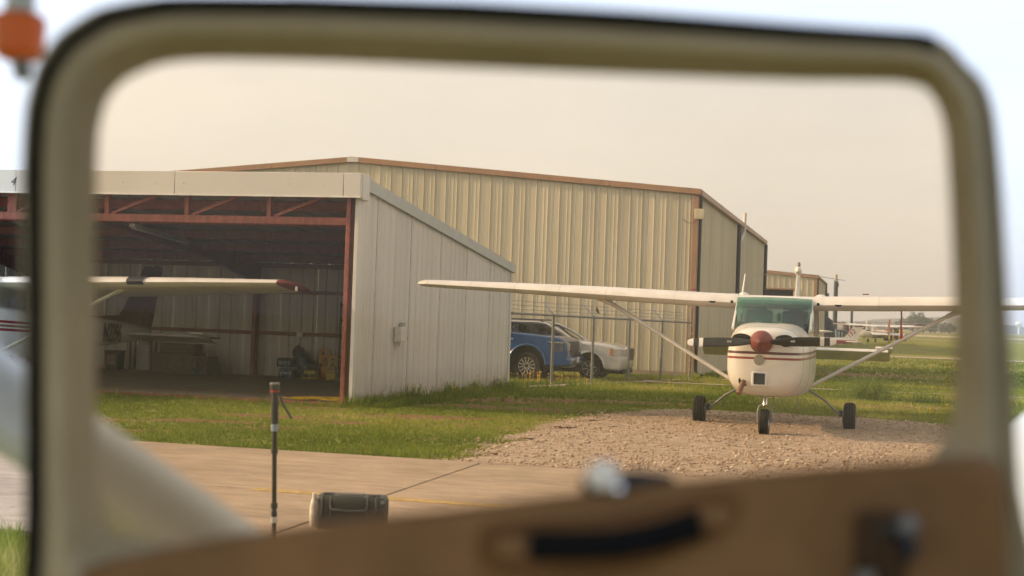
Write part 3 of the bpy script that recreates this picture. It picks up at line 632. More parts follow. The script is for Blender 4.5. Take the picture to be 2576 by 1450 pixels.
# ================================================================ AIRPLANES
AF = [(0, 0), (.015, .3), (.06, .62), (.15, .88), (.3, 1), (.5, .88), (.75, .48), (1, .03), (.8, -.12), (.55, -.27), (.3, -.42), (.12, -.44), (.04, -.3)]
INC = 0.03
def foil(u, le, c, z, T): return [Vector((u, le + a * c, z + b_ * T - a * c * INC)) for a, b_ in AF]
def sect(v, hw, zb, zt, e, n=32):
    zc, hh = (zb + zt) / 2, (zt - zb) / 2; r = []
    for k in range(n):
        a = 2 * math.pi * (k + .5) / n; c, s = math.cos(a), math.sin(a)
        r.append(Vector((hw * math.copysign(abs(c) ** (2 / e), c), v, zc + hh * math.copysign(abs(s) ** (2 / e), s))))
    return r
def stripe_paint(name, base, bands, rough=.33, ymax=99.0):
    """paint with horizontal colour bands: bands of (z0, z1, slope along the fuselage, colour)"""
    m = mat(name, base, rough, var=.05, scale=3, coat=.3); t = m.node_tree; p = t.nodes['Principled BSDF']
    src = p.inputs['Base Color'].links[0].from_socket; tc = nd(t, 'ShaderNodeTexCoord'); sp = nd(t, 'ShaderNodeSeparateXYZ'); t.links.new(tc.outputs['Object'], sp.inputs[0])
    for z0, z1, sl_, c in bands:
        zz = nd(t, 'ShaderNodeMath', operation='MULTIPLY_ADD'); zz.inputs[1].default_value = sl_; t.links.new(sp.outputs['Y'], zz.inputs[0]); t.links.new(sp.outputs['Z'], zz.inputs[2])
        cp = nd(t, 'ShaderNodeMath', operation='COMPARE'); cp.inputs[1].default_value = (z0 + z1) / 2; cp.inputs[2].default_value = (z1 - z0) / 2; t.links.new(zz.outputs[0], cp.inputs[0])
        ly = nd(t, 'ShaderNodeMath', operation='LESS_THAN'); ly.inputs[1].default_value = ymax; t.links.new(sp.outputs['Y'], ly.inputs[0]); an_ = nd(t, 'ShaderNodeMath', operation='MULTIPLY'); t.links.new(cp.outputs[0], an_.inputs[0]); t.links.new(ly.outputs[0], an_.inputs[1])
        mx = nd(t, 'ShaderNodeMix', data_type='RGBA'); t.links.new(an_.outputs[0], mx.inputs[0]); t.links.new(src, mx.inputs[6]); mx.inputs[7].default_value = (*c, 1); src = mx.outputs[2]
    t.links.new(src, p.inputs['Base Color']); return m
M_TEAL = glass('green_tinted_perspex', (.25, .46, .38), gloss=.06, rough=.08, dust=.15, dustcol=(.14, .34, .28), fres=.35)
M_CLEAR = glass('clear_perspex', (.72, .76, .74), gloss=.08, rough=.05, dust=.03)
M_TYRE = mat('tyre_rubber', (.022, .02, .018), .8, var=.35, scale=18, bump=.3, bscale=30, spec=.3)
M_EXH = mat('rusty_exhaust', (.22, .12, .07), .6, .3, var=.3, scale=14)
M_SEAT = mat('dark_seat_cloth', (.05, .045, .04), .9)
M_DARK = mat('opening_shade_black', (.012, .012, .012), .9)  # near-black colour painted in for the shade inside openings
def wheel(parent, c, r, w, ax, rim=True, name='wheel'):
    o = MB().lathe([(r * .45, -w * .42), (r * .8, -w * .5), (r * .95, -w * .42), (r, -w * .2), (r, w * .2), (r * .95, w * .42), (r * .8, w * .5), (r * .45, w * .42)], c, ax, 28).obj(name, M_TYRE, parent, smooth=True)
    if rim:
        MB().lathe([(r * .1, -w * .5), (r * .42, -w * .36), (r * .455, -w * .44), (r * .455, w * .44), (r * .42, w * .36), (r * .1, w * .5)], c, ax, 20).obj('hub', M_WHITE2, o, smooth=True)
        g = MB()
        for q in (-.22, 0, .22): g.lathe([(r * 1.004, w * q - .006), (r * 1.012, w * q - .002), (r * 1.012, w * q + .002), (r * 1.004, w * q + .006)], c, ax, 28)
        g.obj('tread', M_BLACK, o)
    return o
def airplane(name, label, loc, rz, P):
    global INC; INC = P.get('inc', .03)
    A = thing(name, label, 'airplane', loc, rz, P.get('group')); A.rotation_euler = (-P.get('pitch', 0.0), 0, rz); nd_ = 1.8 * math.tan(P.get('pitch', 0.0))
    zs = P.get('zs', 1.0); HS = P.get('span', 5.49); wm = P.get('wing', M_WHITE); fm = P['body']; tipm = P.get('tip', wm); finm = P.get('fin', wm); near = P.get('near', False)
    Z = lambda z: z * zs
    st = [(-2.38, .24, .86, 1.40, 2.4), (-2.355, .36, .72, 1.45, 2.7), (-2.29, .45, .635, 1.475, 2.8), (-2.15, .50, .585, 1.495, 2.9), (-1.7, .54, .545, 1.54, 3.3), (-1.15, .565, .52, 1.57, 4), (-.95, .575, .51, 1.53, 4.6), (0, .575, .50, 1.46, 5), (1.25, .555, .55, 1.46, 5), (1.9, .47, .63, 1.47, 4), (3.2, .32, .78, 1.43, 3.2), (4.6, .19, .93, 1.37, 2.6), (5.55, .09, 1.03, 1.30, 2.3), (5.75, .05, 1.07, 1.26, 2.2)]
    fus = MB().loft([sect(v, hw, Z(zb), Z(zt), e) for v, hw, zb, zt, e in st]).obj('fuselage', fm, A, smooth=True, auto=50)
    # cabin roof, posts and glass
    MB().loft([foil(u, -.5, 1.85, Z(1.86), .145) for u in (-.56, -.3, .3, .56)]).obj('cabin_roof', wm, A, smooth=True)
    for s in (-1, 1):
        MB().bar((s * .555, -.98, Z(1.47)), (s * .545, -.46, Z(1.86)), .05, .035, (1, 0, 0)).obj('windshield_post', wm, A, bevel=.008)
        MB().bar((s * .565, .42, Z(1.42)), (s * .55, .42, Z(1.84)), .05, .035, (1, 0, 0)).obj('door_post', wm, A, bevel=.008)
        MB().bar((s * .55, 1.28, Z(1.42)), (s * .54, 1.2, Z(1.86)), .05, .09, (1, 0, 0)).obj('rear_post', wm, A, bevel=.008)
        b = MB(); b.add([(s * .567, -.9, Z(1.47)), (s * .567, .4, Z(1.44)), (s * .55, .4, Z(1.82)), (s * .55, -.42, Z(1.82))], [(0, 1, 2, 3)]); b.obj('side_window', M_CLEAR, A)
        b = MB(); b.add([(s * .562, .45, Z(1.44)), (s * .55, 1.24, Z(1.44)), (s * .545, 1.2, Z(1.82)), (s * .55, .45, Z(1.82))], [(0, 1, 2, 3)]); b.obj('side_window', M_CLEAR, A)
        if near:
            for k, (uu, vv) in enumerate(((.27, .1),)):
                MB().box((s * uu, vv + .12, Z(1.56)), (.40, .10, .42)).obj('seat_back', M_SEAT, A, bevel=.05, seg=3)
                MB().box((s * uu, vv + .12, Z(1.82)), (.22, .08, .12)).obj('headrest', M_SEAT, A, bevel=.03, seg=3)
    rows = []
    for i in range(9):
        f = i / 8; row = []
        for j in range(13):
            a = (j / 12 - .5) * 2; vb = -1.2 + .34 * a * a; zb = 1.555 - .10 * a ** 4; vt = -.47; zt = 1.955 - .015 * a * a
            ff = f; bow = .05 * math.sin(math.pi * f) * (1 - a * a)
            row.append(Vector((a * (.558 - .01 * f), vb + (vt - vb) * ff - bow, Z(zb + (zt - zb) * ff) + .03 * math.sin(math.pi * f))))
        rows.append(row)
    MB().loft(rows, cap=False, closed=False).obj('windshield', M_TEAL if near else M_CLEAR, A, smooth=True, auto=180)
    rows = [[Vector((a * (.53 - .08 * f), 1.3 + 1.0 * f, Z(1.9 - .44 * f) + .03 * (1 - a * a))) for a in (-1, -.5, 0, .5, 1)] for f in (0, .33, .66, 1)]
    MB().loft(rows, cap=False, closed=False).obj('rear_window', M_CLEAR, A, smooth=True, auto=180)
    if near:
        MB().box((0, -.78, Z(1.545)), (1.0, .3, .07)).obj('glare_shield', M_BLKP, A, bevel=.03)
        MB().box((.08, -.62, Z(1.66)), (.06, .05, .12)).obj('compass', M_BLKP, A, bevel=.015)
        for s in (-.3, .3): MB().box((s, -.42, Z(1.84)), (.36, .012, .13)).obj('sun_visor', glass('smoked_visor', (.3, .42, .38), .05), A)
    # wings
    for s in (-1, 1):
        le = -.47
        segs = [(.56, 1.63, 1.855, .155), (1.5, 1.63, 1.88, .155), (2.55, 1.63, 1.915, .150), (4.0, 1.36, 1.965, .118), (HS, 1.10, 2.005, .085)]
        w = MB().loft([foil(s * u, le + (.0 if u < 2.6 else (u - 2.55) * .06), c, Z(z), T) for u, c, z, T in segs]).obj('wing', wm, A, smooth=True)
        u0, c0, z0, T0 = segs[-1]; l0 = le + (u0 - 2.55) * .06
        MB().loft([foil(s * (u0 + d), l0 + c0 * (1 - k) * .5, c0 * k, Z(z0) + .012 * (1 - k), T0 * kt) for d, k, kt in ((.004, 1, 1.02), (.09, .96, .93), (.16, .85, .75), (.21, .66, .5), (.24, .35, .18))]).obj('wing_tip', tipm, w, smooth=True)
        if near:
            for uu, ii in ((1.5, 1), (2.56, 2), (3.3, 2), (4.02, 3), (4.75, 3)):
                ua, ub = segs[ii], segs[ii + 1]; f = (uu - ua[0]) / (ub[0] - ua[0]); q_ = [ua[k] + (ub[k] - ua[k]) * f for k in range(4)]
                fo = foil(s * uu, le + (.0 if uu < 2.6 else (uu - 2.55) * .06), q_[1], Z(q_[2]), q_[3]); MB().path([fo[9], fo[10], fo[11], fo[12], fo[0], fo[1], fo[2], fo[3], fo[4]], .0022, 4, cap=False).obj('skin_seam', mat('wing_seam', (.42, .41, .38), .6), w)
            MB().loft([foil(s * .567, le - .004, 1.63, Z(1.855), .16), foil(s * .70, le - .004, 1.63, Z(1.858), .16)]).obj('root_fairing', wm, w, smooth=True)
            MB().lathe([(.022, 0), (.022, .012)], (s * .63, le - .003, Z(1.87)), (0, -1, 0), 10).obj('vent_inlet', M_DARK, w)
            MB().loft([[Vector((s * .92 + .055 * math.cos(a), le - .006 - d, Z(1.872) + (.03 * math.sin(a) if math.sin(a) < 0 else 0))) for a in [k * math.pi / 6 for k in range(12)]] for d in (0, .008)]).obj('lamp_lens', M_DARK, w)
            b = MB()
            for k in range(30):
                uu = .75 + (HS - .9) * k / 29; ii = 0
                while ii < 3 and segs[ii + 1][0] < uu: ii += 1
                f = (uu - segs[ii][0]) / (segs[ii + 1][0] - segs[ii][0]); c = segs[ii][1] + (segs[ii + 1][1] - segs[ii][1]) * f; z = segs[ii][2] + (segs[ii + 1][2] - segs[ii][2]) * f
                b.box((s * uu, le + c * .93, Z(z) - .012), (.018, c * .14, .018))
            b.obj('aileron_ribs', wm, w)
        if P.get('lamp') and s == 1:
            ll_ = MB().loft([foil(s * 2.92, le + .018, 1.57, Z(1.937), .149)[:4] + foil(s * 2.92, le + .018, 1.57, Z(1.937), .149)[-1:], foil(s * 3.21, le + .036, 1.51, Z(1.947), .143)[:4] + foil(s * 3.21, le + .036, 1.51, Z(1.947), .143)[-1:]], cap=False).obj('landing_light', M_BLKP, w)
            ll_.location = (0, -.012, .001)
        # lift strut with fairings
        pu = Vector((s * 2.62, .0, Z(1.87) - .03)); pd = Vector((s * .56, -.28, Z(.66)))
        stt = MB().path([pd, pd.lerp(pu, .06), pd.lerp(pu, .94), pu], [(.06, .022), (.062, .028), (.062, .028), (.06, .026)], 12, flat=(0, 1, 0)).obj('strut', wm, A, smooth=True)
        MB().path([pd.lerp(pu, .93), pd.lerp(pu, 1.01) + Vector((s * .03, 0, .0)), pu + Vector((s * .10, 0, .06))], [(.065, .032), (.10, .05), (.17, .09)], 12, flat=(0, 1, 0)).obj('strut_fairing', wm, stt, smooth=True)
        # main gear
        MB().path([(s * .48, .06, Z(.60)), (s * .75, .03, Z(.44)), (s * .98, 0, .23)], [(.035, .02), (.03, .018), (.026, .018)], 8, flat=(0, 1, 0)).obj('gear_leg', M_GREYP if near else M_BLKP, A, smooth=True)
        wh = wheel(A, (s * 1.12, 0, .212), .212, .175, (1, 0, 0), near)
        if near:
            MB().lathe([(.095, 0), (.095, .02)], (s * 1.015, 0, .212), (s, 0, 0), 16).obj('brake_disc', M_GREYP, wh)
            MB().box((s * .99, .09, .25), (.06, .06, .09)).obj('brake_caliper', M_BLKP, wh, bevel=.01)
    # nose gear
    MB().tube((0, -1.72, Z(.62)), (0, -1.79, .42 - nd_), .03, n=12).obj('nose_strut', M_CHROME, A, smooth=True)
    fk = MB()
    for s in (-1, 1): fk.path([(0, -1.79, .43 - nd_), (s * .075, -1.79, .41 - nd_), (s * .095, -1.8, .34 - nd_), (s * .095, -1.8, .19 - nd_)], [(.02, .012)] * 4, 8, flat=(0, 1, 0))
    fk.obj('nose_fork', M_GREYP, A, smooth=True)
    wheel(A, (0, -1.8, .185 - nd_), .185, .14, (1, 0, 0), near, 'nose_wheel')
    if near:
        MB().box((0, -1.68, Z(.575)), (.3, .16, .06)).obj('steering_collar', M_BLKP, A, bevel=.02)
        MB().tube((.1, -1.6, Z(.56)), (.1, -1.62, Z(.40)), .006, n=6).obj('drain_tube', M_GREYP, A)
        MB().tube((.40, -.9, Z(.54)), (.41, -.92, Z(.36)), .006, n=6).obj('drain_tube', M_GREYP, A)
    # spinner and propeller
    pz = Z(1.31)
    spn = MB().lathe([(.150, 0), (.156, .03), (.148, .09), (.125, .17), (.088, .255), (.04, .33), (.006, .37)], (-.02, -2.42, pz), (0, -1, 0), 28).obj('spinner', P.get('spinner', M_RED), A, smooth=True)
    for s in (-1, 1):
        ang = math.radians(P.get('prop', 2.4)); rings = []
        prof = [(.10, .030, .028, .9), (.2, .050, .024, .75), (.35, .068, .018, .55), (.55, .070, .013, .4), (.75, .064, .010, .3), (.90, .055, .007, .25), (.965, .040, .005, .22), (.985, .02, .003, .22)]
        def ring(r, ch, th, tw):
            cc = Vector((-.02 + s * r * math.cos(ang), -2.54, pz + s * r * math.sin(ang))); e = Vector((0, -math.sin(tw) * s, math.cos(tw))); n_ = Vector((0, math.cos(tw), math.sin(tw) * s))
            return [cc + e * (ch * math.cos(a)) + n_ * (th * math.sin(a)) for a in [k * math.pi / 6 for k in range(12)]]
        bl = MB().loft([ring(*q) for q in prof]).obj('propeller_blade', mat('matt_black_blade', (.022, .023, .022), .5, var=.3, scale=10), A, smooth=True)
        def band(r0, r1, m_):
            rr = []
            for r in np.linspace(r0, r1, 4):
                ch = np.interp(r, [q[0] for q in prof], [q[1] for q in prof]) + .002; th = np.interp(r, [q[0] for q in prof], [q[2] for q in prof]) + .002; tw = np.interp(r, [q[0] for q in prof], [q[3] for q in prof]); rr.append(ring(r, float(ch), float(th), float(tw)))
            MB().loft(rr).obj('tip_band', m_, bl, smooth=True)
        if near:
            band(.905, .987, M_WHITE2); band(.775, .83, M_WHITE2)
            MB().box((-.02 + s * .42, -2.565, pz + s * .018 + .01), (.06, .004, .03)).obj('decal', mat('grey_decal', (.3, .3, .29), .5), bl)
    # cowling details
    for s in (-1, 1):
        MB().loft([[Vector((-.01 + s * .30 + q * (.155 if math.cos(a) * s < 0 else .12) * math.cos(a), -2.375 - d + .11 * abs(.30 + .14 * math.cos(a) * s - .16) ** 1.4, Z(1.335) + q * .082 * math.sin(a))) for a in [k * math.pi / 10 for k in range(20)]] for d, q in ((-.06, .97), (.0, 1.0), (.004, .9))]).obj('air_inlet', M_DARK, A, smooth=True)  # closed disc, not a hollow; the inlet's inner shade is in its colour
    if near:
        MB().lathe([(.075, 0), (.072, .012), (.05, .014)], (-.05, -2.375, Z(1.065)), (0, -1, 0), 20).obj('landing_light', mat('dull_lamp_glass', (.26, .25, .20), .3), A, smooth=True)
        fr = MB().b2((-.145, -2.385, Z(.71)), (.065, -2.19, Z(.91))).obj('intake_frame', M_WHITE, A, bevel=.012)
        MB().b2((-.115, -2.393, Z(.735)), (.035, -2.384, Z(.885))).obj('air_filter', mat('dark_filter', (.02, .022, .016), .9, bump=.5, bscale=120), fr)
        MB().lathe([(.075, 0), (.07, .006)], (-.25, -2.335, Z(.77)), (-.1, -1, -.25), 16).obj('exhaust_cutout', M_DARK, A)
        MB().path([(-.25, -2.2, Z(.79)), (-.255, -2.37, Z(.755)), (-.30, -2.50, Z(.60))], .036, 12).obj('exhaust_pipe', M_EXH, A, smooth=True)
    if near:      # panel seams and oil drain streaks
        for v, hw, zb, zt, e in ((-1.16, .568, .517, 1.573, 4), (-1.95, .519, .567, 1.516, 3.1)):
            MB().path([p_ * 1.0 for p_ in sect(v, hw, Z(zb), Z(zt), e, 48)] + [sect(v, hw, Z(zb), Z(zt), e, 48)[0]], .0022, 5, cap=False).obj('panel_seam', mat('seam_grey', (.34, .33, .3), .6), fus)
        MB().path([(-.36 + .72 * k / 20, -2.362 + .12 * (abs(k - 10) / 10) ** 3, Z(.98) - .20 * math.sin(math.pi * k / 20)) for k in range(21)], .0025, 5, cap=False).obj('panel_seam', D.materials['seam_grey'], fus)
    # tail
    for s in (-1, 1):
        MB().loft([foil(s * u, 4.45 + .12 * u, .62 - .08 * u, Z(1.12), .05) for u in (.06, 1.0, 1.68)]).obj('stabilizer', wm, A, smooth=True)
        dr = P.get('droop', .18)
        el = MB().loft([[Vector((s * u, 5.06 + .02 * u, Z(1.12) + .04)), Vector((s * u, 5.04 + .02 * u, Z(1.12) - .02)), Vector((s * u, 5.06 + c, Z(1.12) - dr - .02)), Vector((s * u, 5.06 + c, Z(1.12) - dr))] for u, c in ((.07, .52), (1.0, .46), (1.72, .38))]).obj('elevator', P.get('elev', wm), A, smooth=True, bevel=.01)
        MB().loft([[Vector((s * u, 4.72, Z(1.12) + .10)), Vector((s * u, 4.70, Z(1.12) + .06)), Vector((s * u, 5.1, Z(1.12) - .03)), Vector((s * u, 5.1, Z(1.12) + .04))] for u in (1.46, 1.76)]).obj('balance_horn', P.get('elev', wm), el, smooth=True, bevel=.015)
    fin = MB().loft([[Vector((t_, 4.35 + f * 1.05, Z(1.32 + f * 1.3))), Vector((.045 - f * .01, 4.8 + f * .85, Z(1.32 + f * 1.3))), Vector((.012, 5.34 + f * .5, Z(1.32 + f * 1.3))), Vector((-.012, 5.34 + f * .5, Z(1.32 + f * 1.3))), Vector((-.045 + f * .01, 4.8 + f * .85, Z(1.32 + f * 1.3)))] for f, t_ in ((0, 0), (.5, 0), (1, 0))]).obj('fin', finm, A, smooth=True)
    MB().loft([[Vector((0, 3.1, Z(1.43))), Vector((.02, 4.6, Z(1.36))), Vector((-.02, 4.6, Z(1.36)))], [Vector((0, 4.45, Z(1.5))), Vector((.018, 4.6, Z(1.6))), Vector((-.018, 4.6, Z(1.6)))]]).obj('dorsal_fin', P.get('dorsal', finm), A)
    MB().loft([[Vector((.012, 5.355 + f * .5, Z(1.22 + f * 1.44))), Vector((.006, 5.80 + f * .36, Z(1.22 + f * 1.44))), Vector((-.006, 5.80 + f * .36, Z(1.22 + f * 1.44))), Vector((-.012, 5.355 + f * .5, Z(1.22 + f * 1.44)))] for f in (0, 1)]).obj('rudder', P.get('rudder', finm), A, bevel=.003)
    if near:
        MB().loft([[Vector((.07 * math.cos(a) * k, 5.45 + .20 * math.sin(a) * k, z)) for a in [q * math.pi / 8 for q in range(16)]] for z, k in ((Z(2.50), .5), (Z(2.56), 1), (Z(2.62), .95), (Z(2.655), .55))]).obj('fin_cap', wm, A, smooth=True)
        MB().lathe([(.035, 0), (.036, .07), (.02, .10)], (0, 5.6, Z(2.65)), (0, 0, 1), 12).obj('beacon', mat('dull_red_lens', (.2, .16, .14), .3), A, smooth=True)
        for s in (-1, 1): MB().tube((s * .05, 5.5, Z(2.53)), (s * .86, 5.75, Z(2.46) - .03 * s), .005, n=5).obj('antenna_rod', M_GREYP, A)
        MB().path([(-.60, .85, 2.03), (-.58, 1.0, 2.34)], [.016, .008], 8).obj('whip_antenna', M_WHITE2, A, smooth=True)
        for s in (-.57, .62): MB().lathe([(.075, 0), (.07, .03), (.03, .045)], (s, .75, 1.995), (0, 0, 1), 14).obj('antenna_base', M_WHITE2, A, smooth=True)
        for s in (-1, 1): MB().lathe([(.05, 0), (.05, .015)], (s * 1.3, .2, 2.045), (0, 0, 1), 12).obj('fuel_cap', M_RED, A)
    return A

# nose-on white airplane parked on the gravel
fm1 = stripe_paint('white_paint_red_stripes', (.66, .635, .58), [(1.072, 1.102, .0, (.24, .04, .035)), (1.142, 1.178, .0, (.09, .025, .025))])
P1 = dict(body=fm1, near=True, droop=.17)
plane1 = airplane('light_airplane', 'white high-wing propeller airplane seen nose-on on the gravel pad', (4.02, 21.55, 0), RZ, P1)
# red ribbon under its wing
rb = thing('warning_ribbon', 'red ribbon hanging from under the wing of the nose-on airplane', 'ribbon', Vector((4.02, 21.55, 0)) + GL * 1.82 + GV * -.15 + Vector((0, 0, 1.80)), RZ)
MB().box((0, 0, .06), (.05, .22, .045)).obj('cover', M_RED, rb, bevel=.012)
MB().path([(0, 0, .05), (.004, 0, -.1), (.0, .01, -.2), (.012, .0, -.30), (.008, 0, -.40)], [(.013, .004), (.010, .004), (.012, .004), (.014, .005), (.03, .006)], 8, flat=(1, 0, 0)).obj('streamer', mat('faded_red_cloth', (.33, .06, .045), .8), rb, smooth=True)

# airplane backed into the shed, number 2296
fm2 = stripe_paint('white_paint_triple_stripe', (.72, .71, .69), [(1.115, 1.16, .0, (.25, .02, .025)), (1.05, 1.09, .0, (.22, .12, .06)), (.98, 1.025, .0, (.25, .02, .025))], ymax=2.7)
t_ = fm2.node_tree
P2 = dict(body=fm2, zs=.965, pitch=math.radians(2.2), inc=.09, span=5.5, tip=M_RED, fin=M_MAROON, dorsal=M_MAROON, rudder=M_MAROON, lamp=True, near=False, droop=.10, elev=M_WHITE2)
pl2 = Vector((-9.06, 24.42, 0))
plane2 = airplane('light_airplane', 'white airplane backed into the shed with red wingtip and number 2296', pl2, RZ, P2)
fus2 = [c for c in plane2.children if c.name.startswith('fuselage')][0]
M_NUM = mat('dark_number_paint', (.05, .03, .03), .5)
sd = Vector((.33, 3.55, 0)); dirf = Vector((-.095, 1, 0)).normalized()
text('N2296', .50, M_NUM, fus2, frame3((.318, 3.70, 1.06), dirf, (0, 0, 1)), .003, .15, 'registration', sx=.58, outline=.012)
w2 = [c for c in plane2.children if c.name.startswith('wing')][1]
MB().box((5.74, -.02, 1.86), (.035, .045, .075)).obj('tip_lamp', M_WHITE2, plane2, bevel=.008)
MB().b2((.12, 4.05, 1.07), (.20, 5.5, 1.12)).obj('tail_stripe', M_MAROON, plane2)
for s in (1,): MB().b2((1.45, 5.06, 1.06), (1.765, 5.5, 1.09)).obj('elevator_tip', M_RED, plane2)
MB().path([(-.35, -.3, 1.98), (-.2, .1, 2.3)], [.01, .006], 6).obj('whip_antenna', M_WHITE2, plane2)

# parked trainer with 152 on its fin
fm3 = stripe_paint('white_over_red_paint', (.70, .66, .58), [(.3, 1.16, .0, (.30, .045, .035))])
y3 = 119.0; c3 = at(2159, 868, y3)
rz3 = math.radians(-74)
off = Matrix.Rotation(rz3, 3, 'Z') @ Vector((0, 5.8, 0))
P3 = dict(body=fm3, zs=.93, span=5.0, fin=mat('cream_paint', (.70, .66, .58), .4), wing=M_WHITE2)
plane3 = airplane('light_airplane', 'small white and red airplane with 152 on its fin behind the propeller', (c3.x - off.x, c3.y - off.y, hf(c3.y)), rz3, P3)
fin3 = [c for c in plane3.children if c.name.startswith('fin')][0]
M_RLET = mat('red_lettering', (.33, .05, .04), .5)
for s in (-1, 1):
    text('152', .62, M_RLET, fin3, frame3((s * .05, 5.12, 1.72), Vector((0, s * .75, .62)), Vector((0, -s * .62, .75))), .004, 0, 'number', sx=.9)
text('N152MM', .40, M_WHITE2, plane3, frame3((-.27, 3.5, .92), (.095, -1, 0), (0, 0, 1)), .004, .25, 'registration')
text('N152MM', .40, M_WHITE2, plane3, frame3((.27, 3.5, .92), (-.095, 1, 0), (0, 0, 1)), .004, .25, 'registration')
MB().b2((-.06, 5.35, 2.30), (.06, 6.15, 2.40)).obj('fin_band', M_RED, plane3)

# tail-on airplane far down the field
fm4 = stripe_paint('dark_belly_paint', (.55, .42, .36), [(.2, 1.22, .0, (.03, .03, .035))])
c4 = at(2210, 862, 152)
P4 = dict(body=fm4, zs=.95, span=5.2, tip=M_RED, fin=M_RED, wing=M_WHITE)
plane4 = airplane('light_airplane', 'distant white airplane seen tail-on with red fin and dark belly', (c4.x, c4.y, 0), math.pi + math.radians(-4), P4)
MB().tube((0, 5.8, 1.1), (0, 5.8, 0), .03, n=6).obj('tail_support', mat('yellow_post', (.6, .42, .04), .5), plane4)
for s in (-1, 1): MB().b2((s * 3.6, -.3, 2.0), (s * 4.9, .5, 2.075)).obj('wing_panel', M_RED, plane4)
rp = thing('tie_down_rope', 'red tie-down rope running from the distant airplane wing to the grass', 'rope')
a_ = at(2262, 828, 150); b_ = at(2330, 869, 126); b_.z = hf(b_.y) + .02
MB().path([a_, a_.lerp(b_, .5) - Vector((0, 0, .08)), b_], .02, 6).obj('rope', M_RED, rp)
MB().tube(b_ + Vector((0, 0, .05)), b_ - Vector((0, 0, .1)), .04, n=8).obj('stake', M_GREYP, rp)
# jet with a high blue tail behind everything
c5 = at(2090, 836, 330); jet = thing('jet_airplane', 'far white jet with a blue swept tail behind the hangars', 'airplane', (c5.x, c5.y, 0), math.radians(100))
MB().loft([sect(v, hw, zb, zt, 2.2, 16) for v, hw, zb, zt in ((-8, .1, 1.5, 1.7), (-7, .8, .9, 2.3), (-4, 1.1, .6, 2.9), (5, 1.1, .6, 2.9), (8, .5, 1.6, 2.8), (9.5, .1, 2.4, 2.7))]).obj('fuselage', M_WHITE, jet, smooth=True)
MB().prism([(5.2, 2.6), (8.6, 2.6), (9.6, 5.6), (8.2, 5.6)], lambda p, q, d: (d, p, q), -.12, .12).obj('fin', mat('blue_white_tail', (.08, .14, .25), .4, var=.5, scale=1), jet)
MB().b2((-2.6, 8.2, 5.55), (2.6, 9.5, 5.7)).obj('stabilizer', M_WHITE, jet)
for s in (-1, 1): MB().prism([(s * 1, -1), (s * 1, 2), (s * 7, 3.2), (s * 7, 2.2)], lambda p, q, d: (p, q, d), 1.0, 1.15).obj('wing', M_WHITE, jet)
for s in (-1, 1): MB().lathe([(.1, 0), (.4, .5), (.4, 2.2), (.2, 2.6)], (s * 1.5, 4.2, 2.2), (0, 1, 0), 14).obj('engine', M_WHITE2, jet, smooth=True)
for x, y in ((0, -5), (-1.4, 1), (1.4, 1)): MB().lathe([(.4, -.15), (.4, .15)], (x, y, .4), (1, 0, 0), 12).obj('wheel', M_TYRE, jet)
# ================================================================ VEHICLES
M_BLUE = mat('blue_car_paint', (.012, .075, .24), .25, var=.06, coat=.8)
M_SILV = mat('silver_car_paint', (.64, .645, .65), .28, .2, var=.05, coat=.8)
M_CGLASS = mat('dark_car_glass', (.015, .017, .017), .06, spec=.8, var=.1)
M_TRIMP = mat('dark_grey_plastic', (.03, .03, .03), .6)
M_LENS = mat('headlamp_lens', (.30, .30, .29), .12, .2, var=.3, scale=12)
M_LENS2 = mat('clear_headlamp_lens', (.56, .55, .52), .15, .2, var=.2, scale=12)
M_AMBER = mat('amber_lens', (.6, .18, .04), .3)
def arch(cx, r, z0, n=12, rev=False):
    p = [(cx + r * math.cos(math.pi * k / n), z0 + r * math.sin(math.pi * k / n)) for k in range(n + 1)]
    return p[::-1] if rev else p
def side_loft(prof, W, ins, m, name, parent, bev=.03, y0=0.0):
    """closed side profile swept across the car, pulled in a little at both flanks"""
    cx = sum(p[0] for p in prof) / len(prof); cz = sum(p[1] for p in prof) / len(prof)
    rings = [[Vector((cx + (x - cx) * (1 - k * .5), y, cz + (z - cz) * (1 - k))) for x, z in prof] for y, k in ((y0, ins), (y0 + .05, ins * .3), (y0 + .14, 0), (y0 + W - .14, 0), (y0 + W - .05, ins * .3), (y0 + W, ins))]
    return MB().loft(rings).obj(name, m, parent, smooth=True, bevel=bev, auto=42)
M_ALLOY = mat('bright_alloy', (.62, .61, .58), .3, .4)
def car_wheel(parent, c, r, rim, spokes, m=M_ALLOY):
    o = MB().lathe([(rim, 0), (rim + .01, -.02), (r * .93, -.03), (r, .02), (r, .20), (r * .9, .24), (rim, .22)], c, (0, 1, 0), 30).obj('wheel', M_TYRE, parent, smooth=True)
    q = MB().lathe([(rim, -.005), (rim * .94, -.012), (rim * .90, .02), (rim * .90, .09), (.02, .10)], c, (0, 1, 0), 30); c = Vector(c)
    q.obj('rim_barrel', M_TRIMP, o, smooth=True)
    rb_ = MB(); rb_.lathe([(rim * .98, .0), (rim * .93, -.014), (rim * .89, .0)], c, (0, 1, 0), 30)
    rb_.lathe([(rim * .26, .04), (rim * .22, .0), (.01, -.004)], c, (0, 1, 0), 16)
    for k in range(spokes):
        a = 2 * math.pi * k / spokes + .2; d = Vector((math.cos(a), 0, math.sin(a)))
        rb_.bar(c + d * rim * .2 + Vector((0, -.002, 0)), c + d * rim * .92 + Vector((0, -.008, 0)), .02, .03 if spokes > 8 else .055, (0, 1, 0))
    rb_.obj('rim', m, o, smooth=True); return o

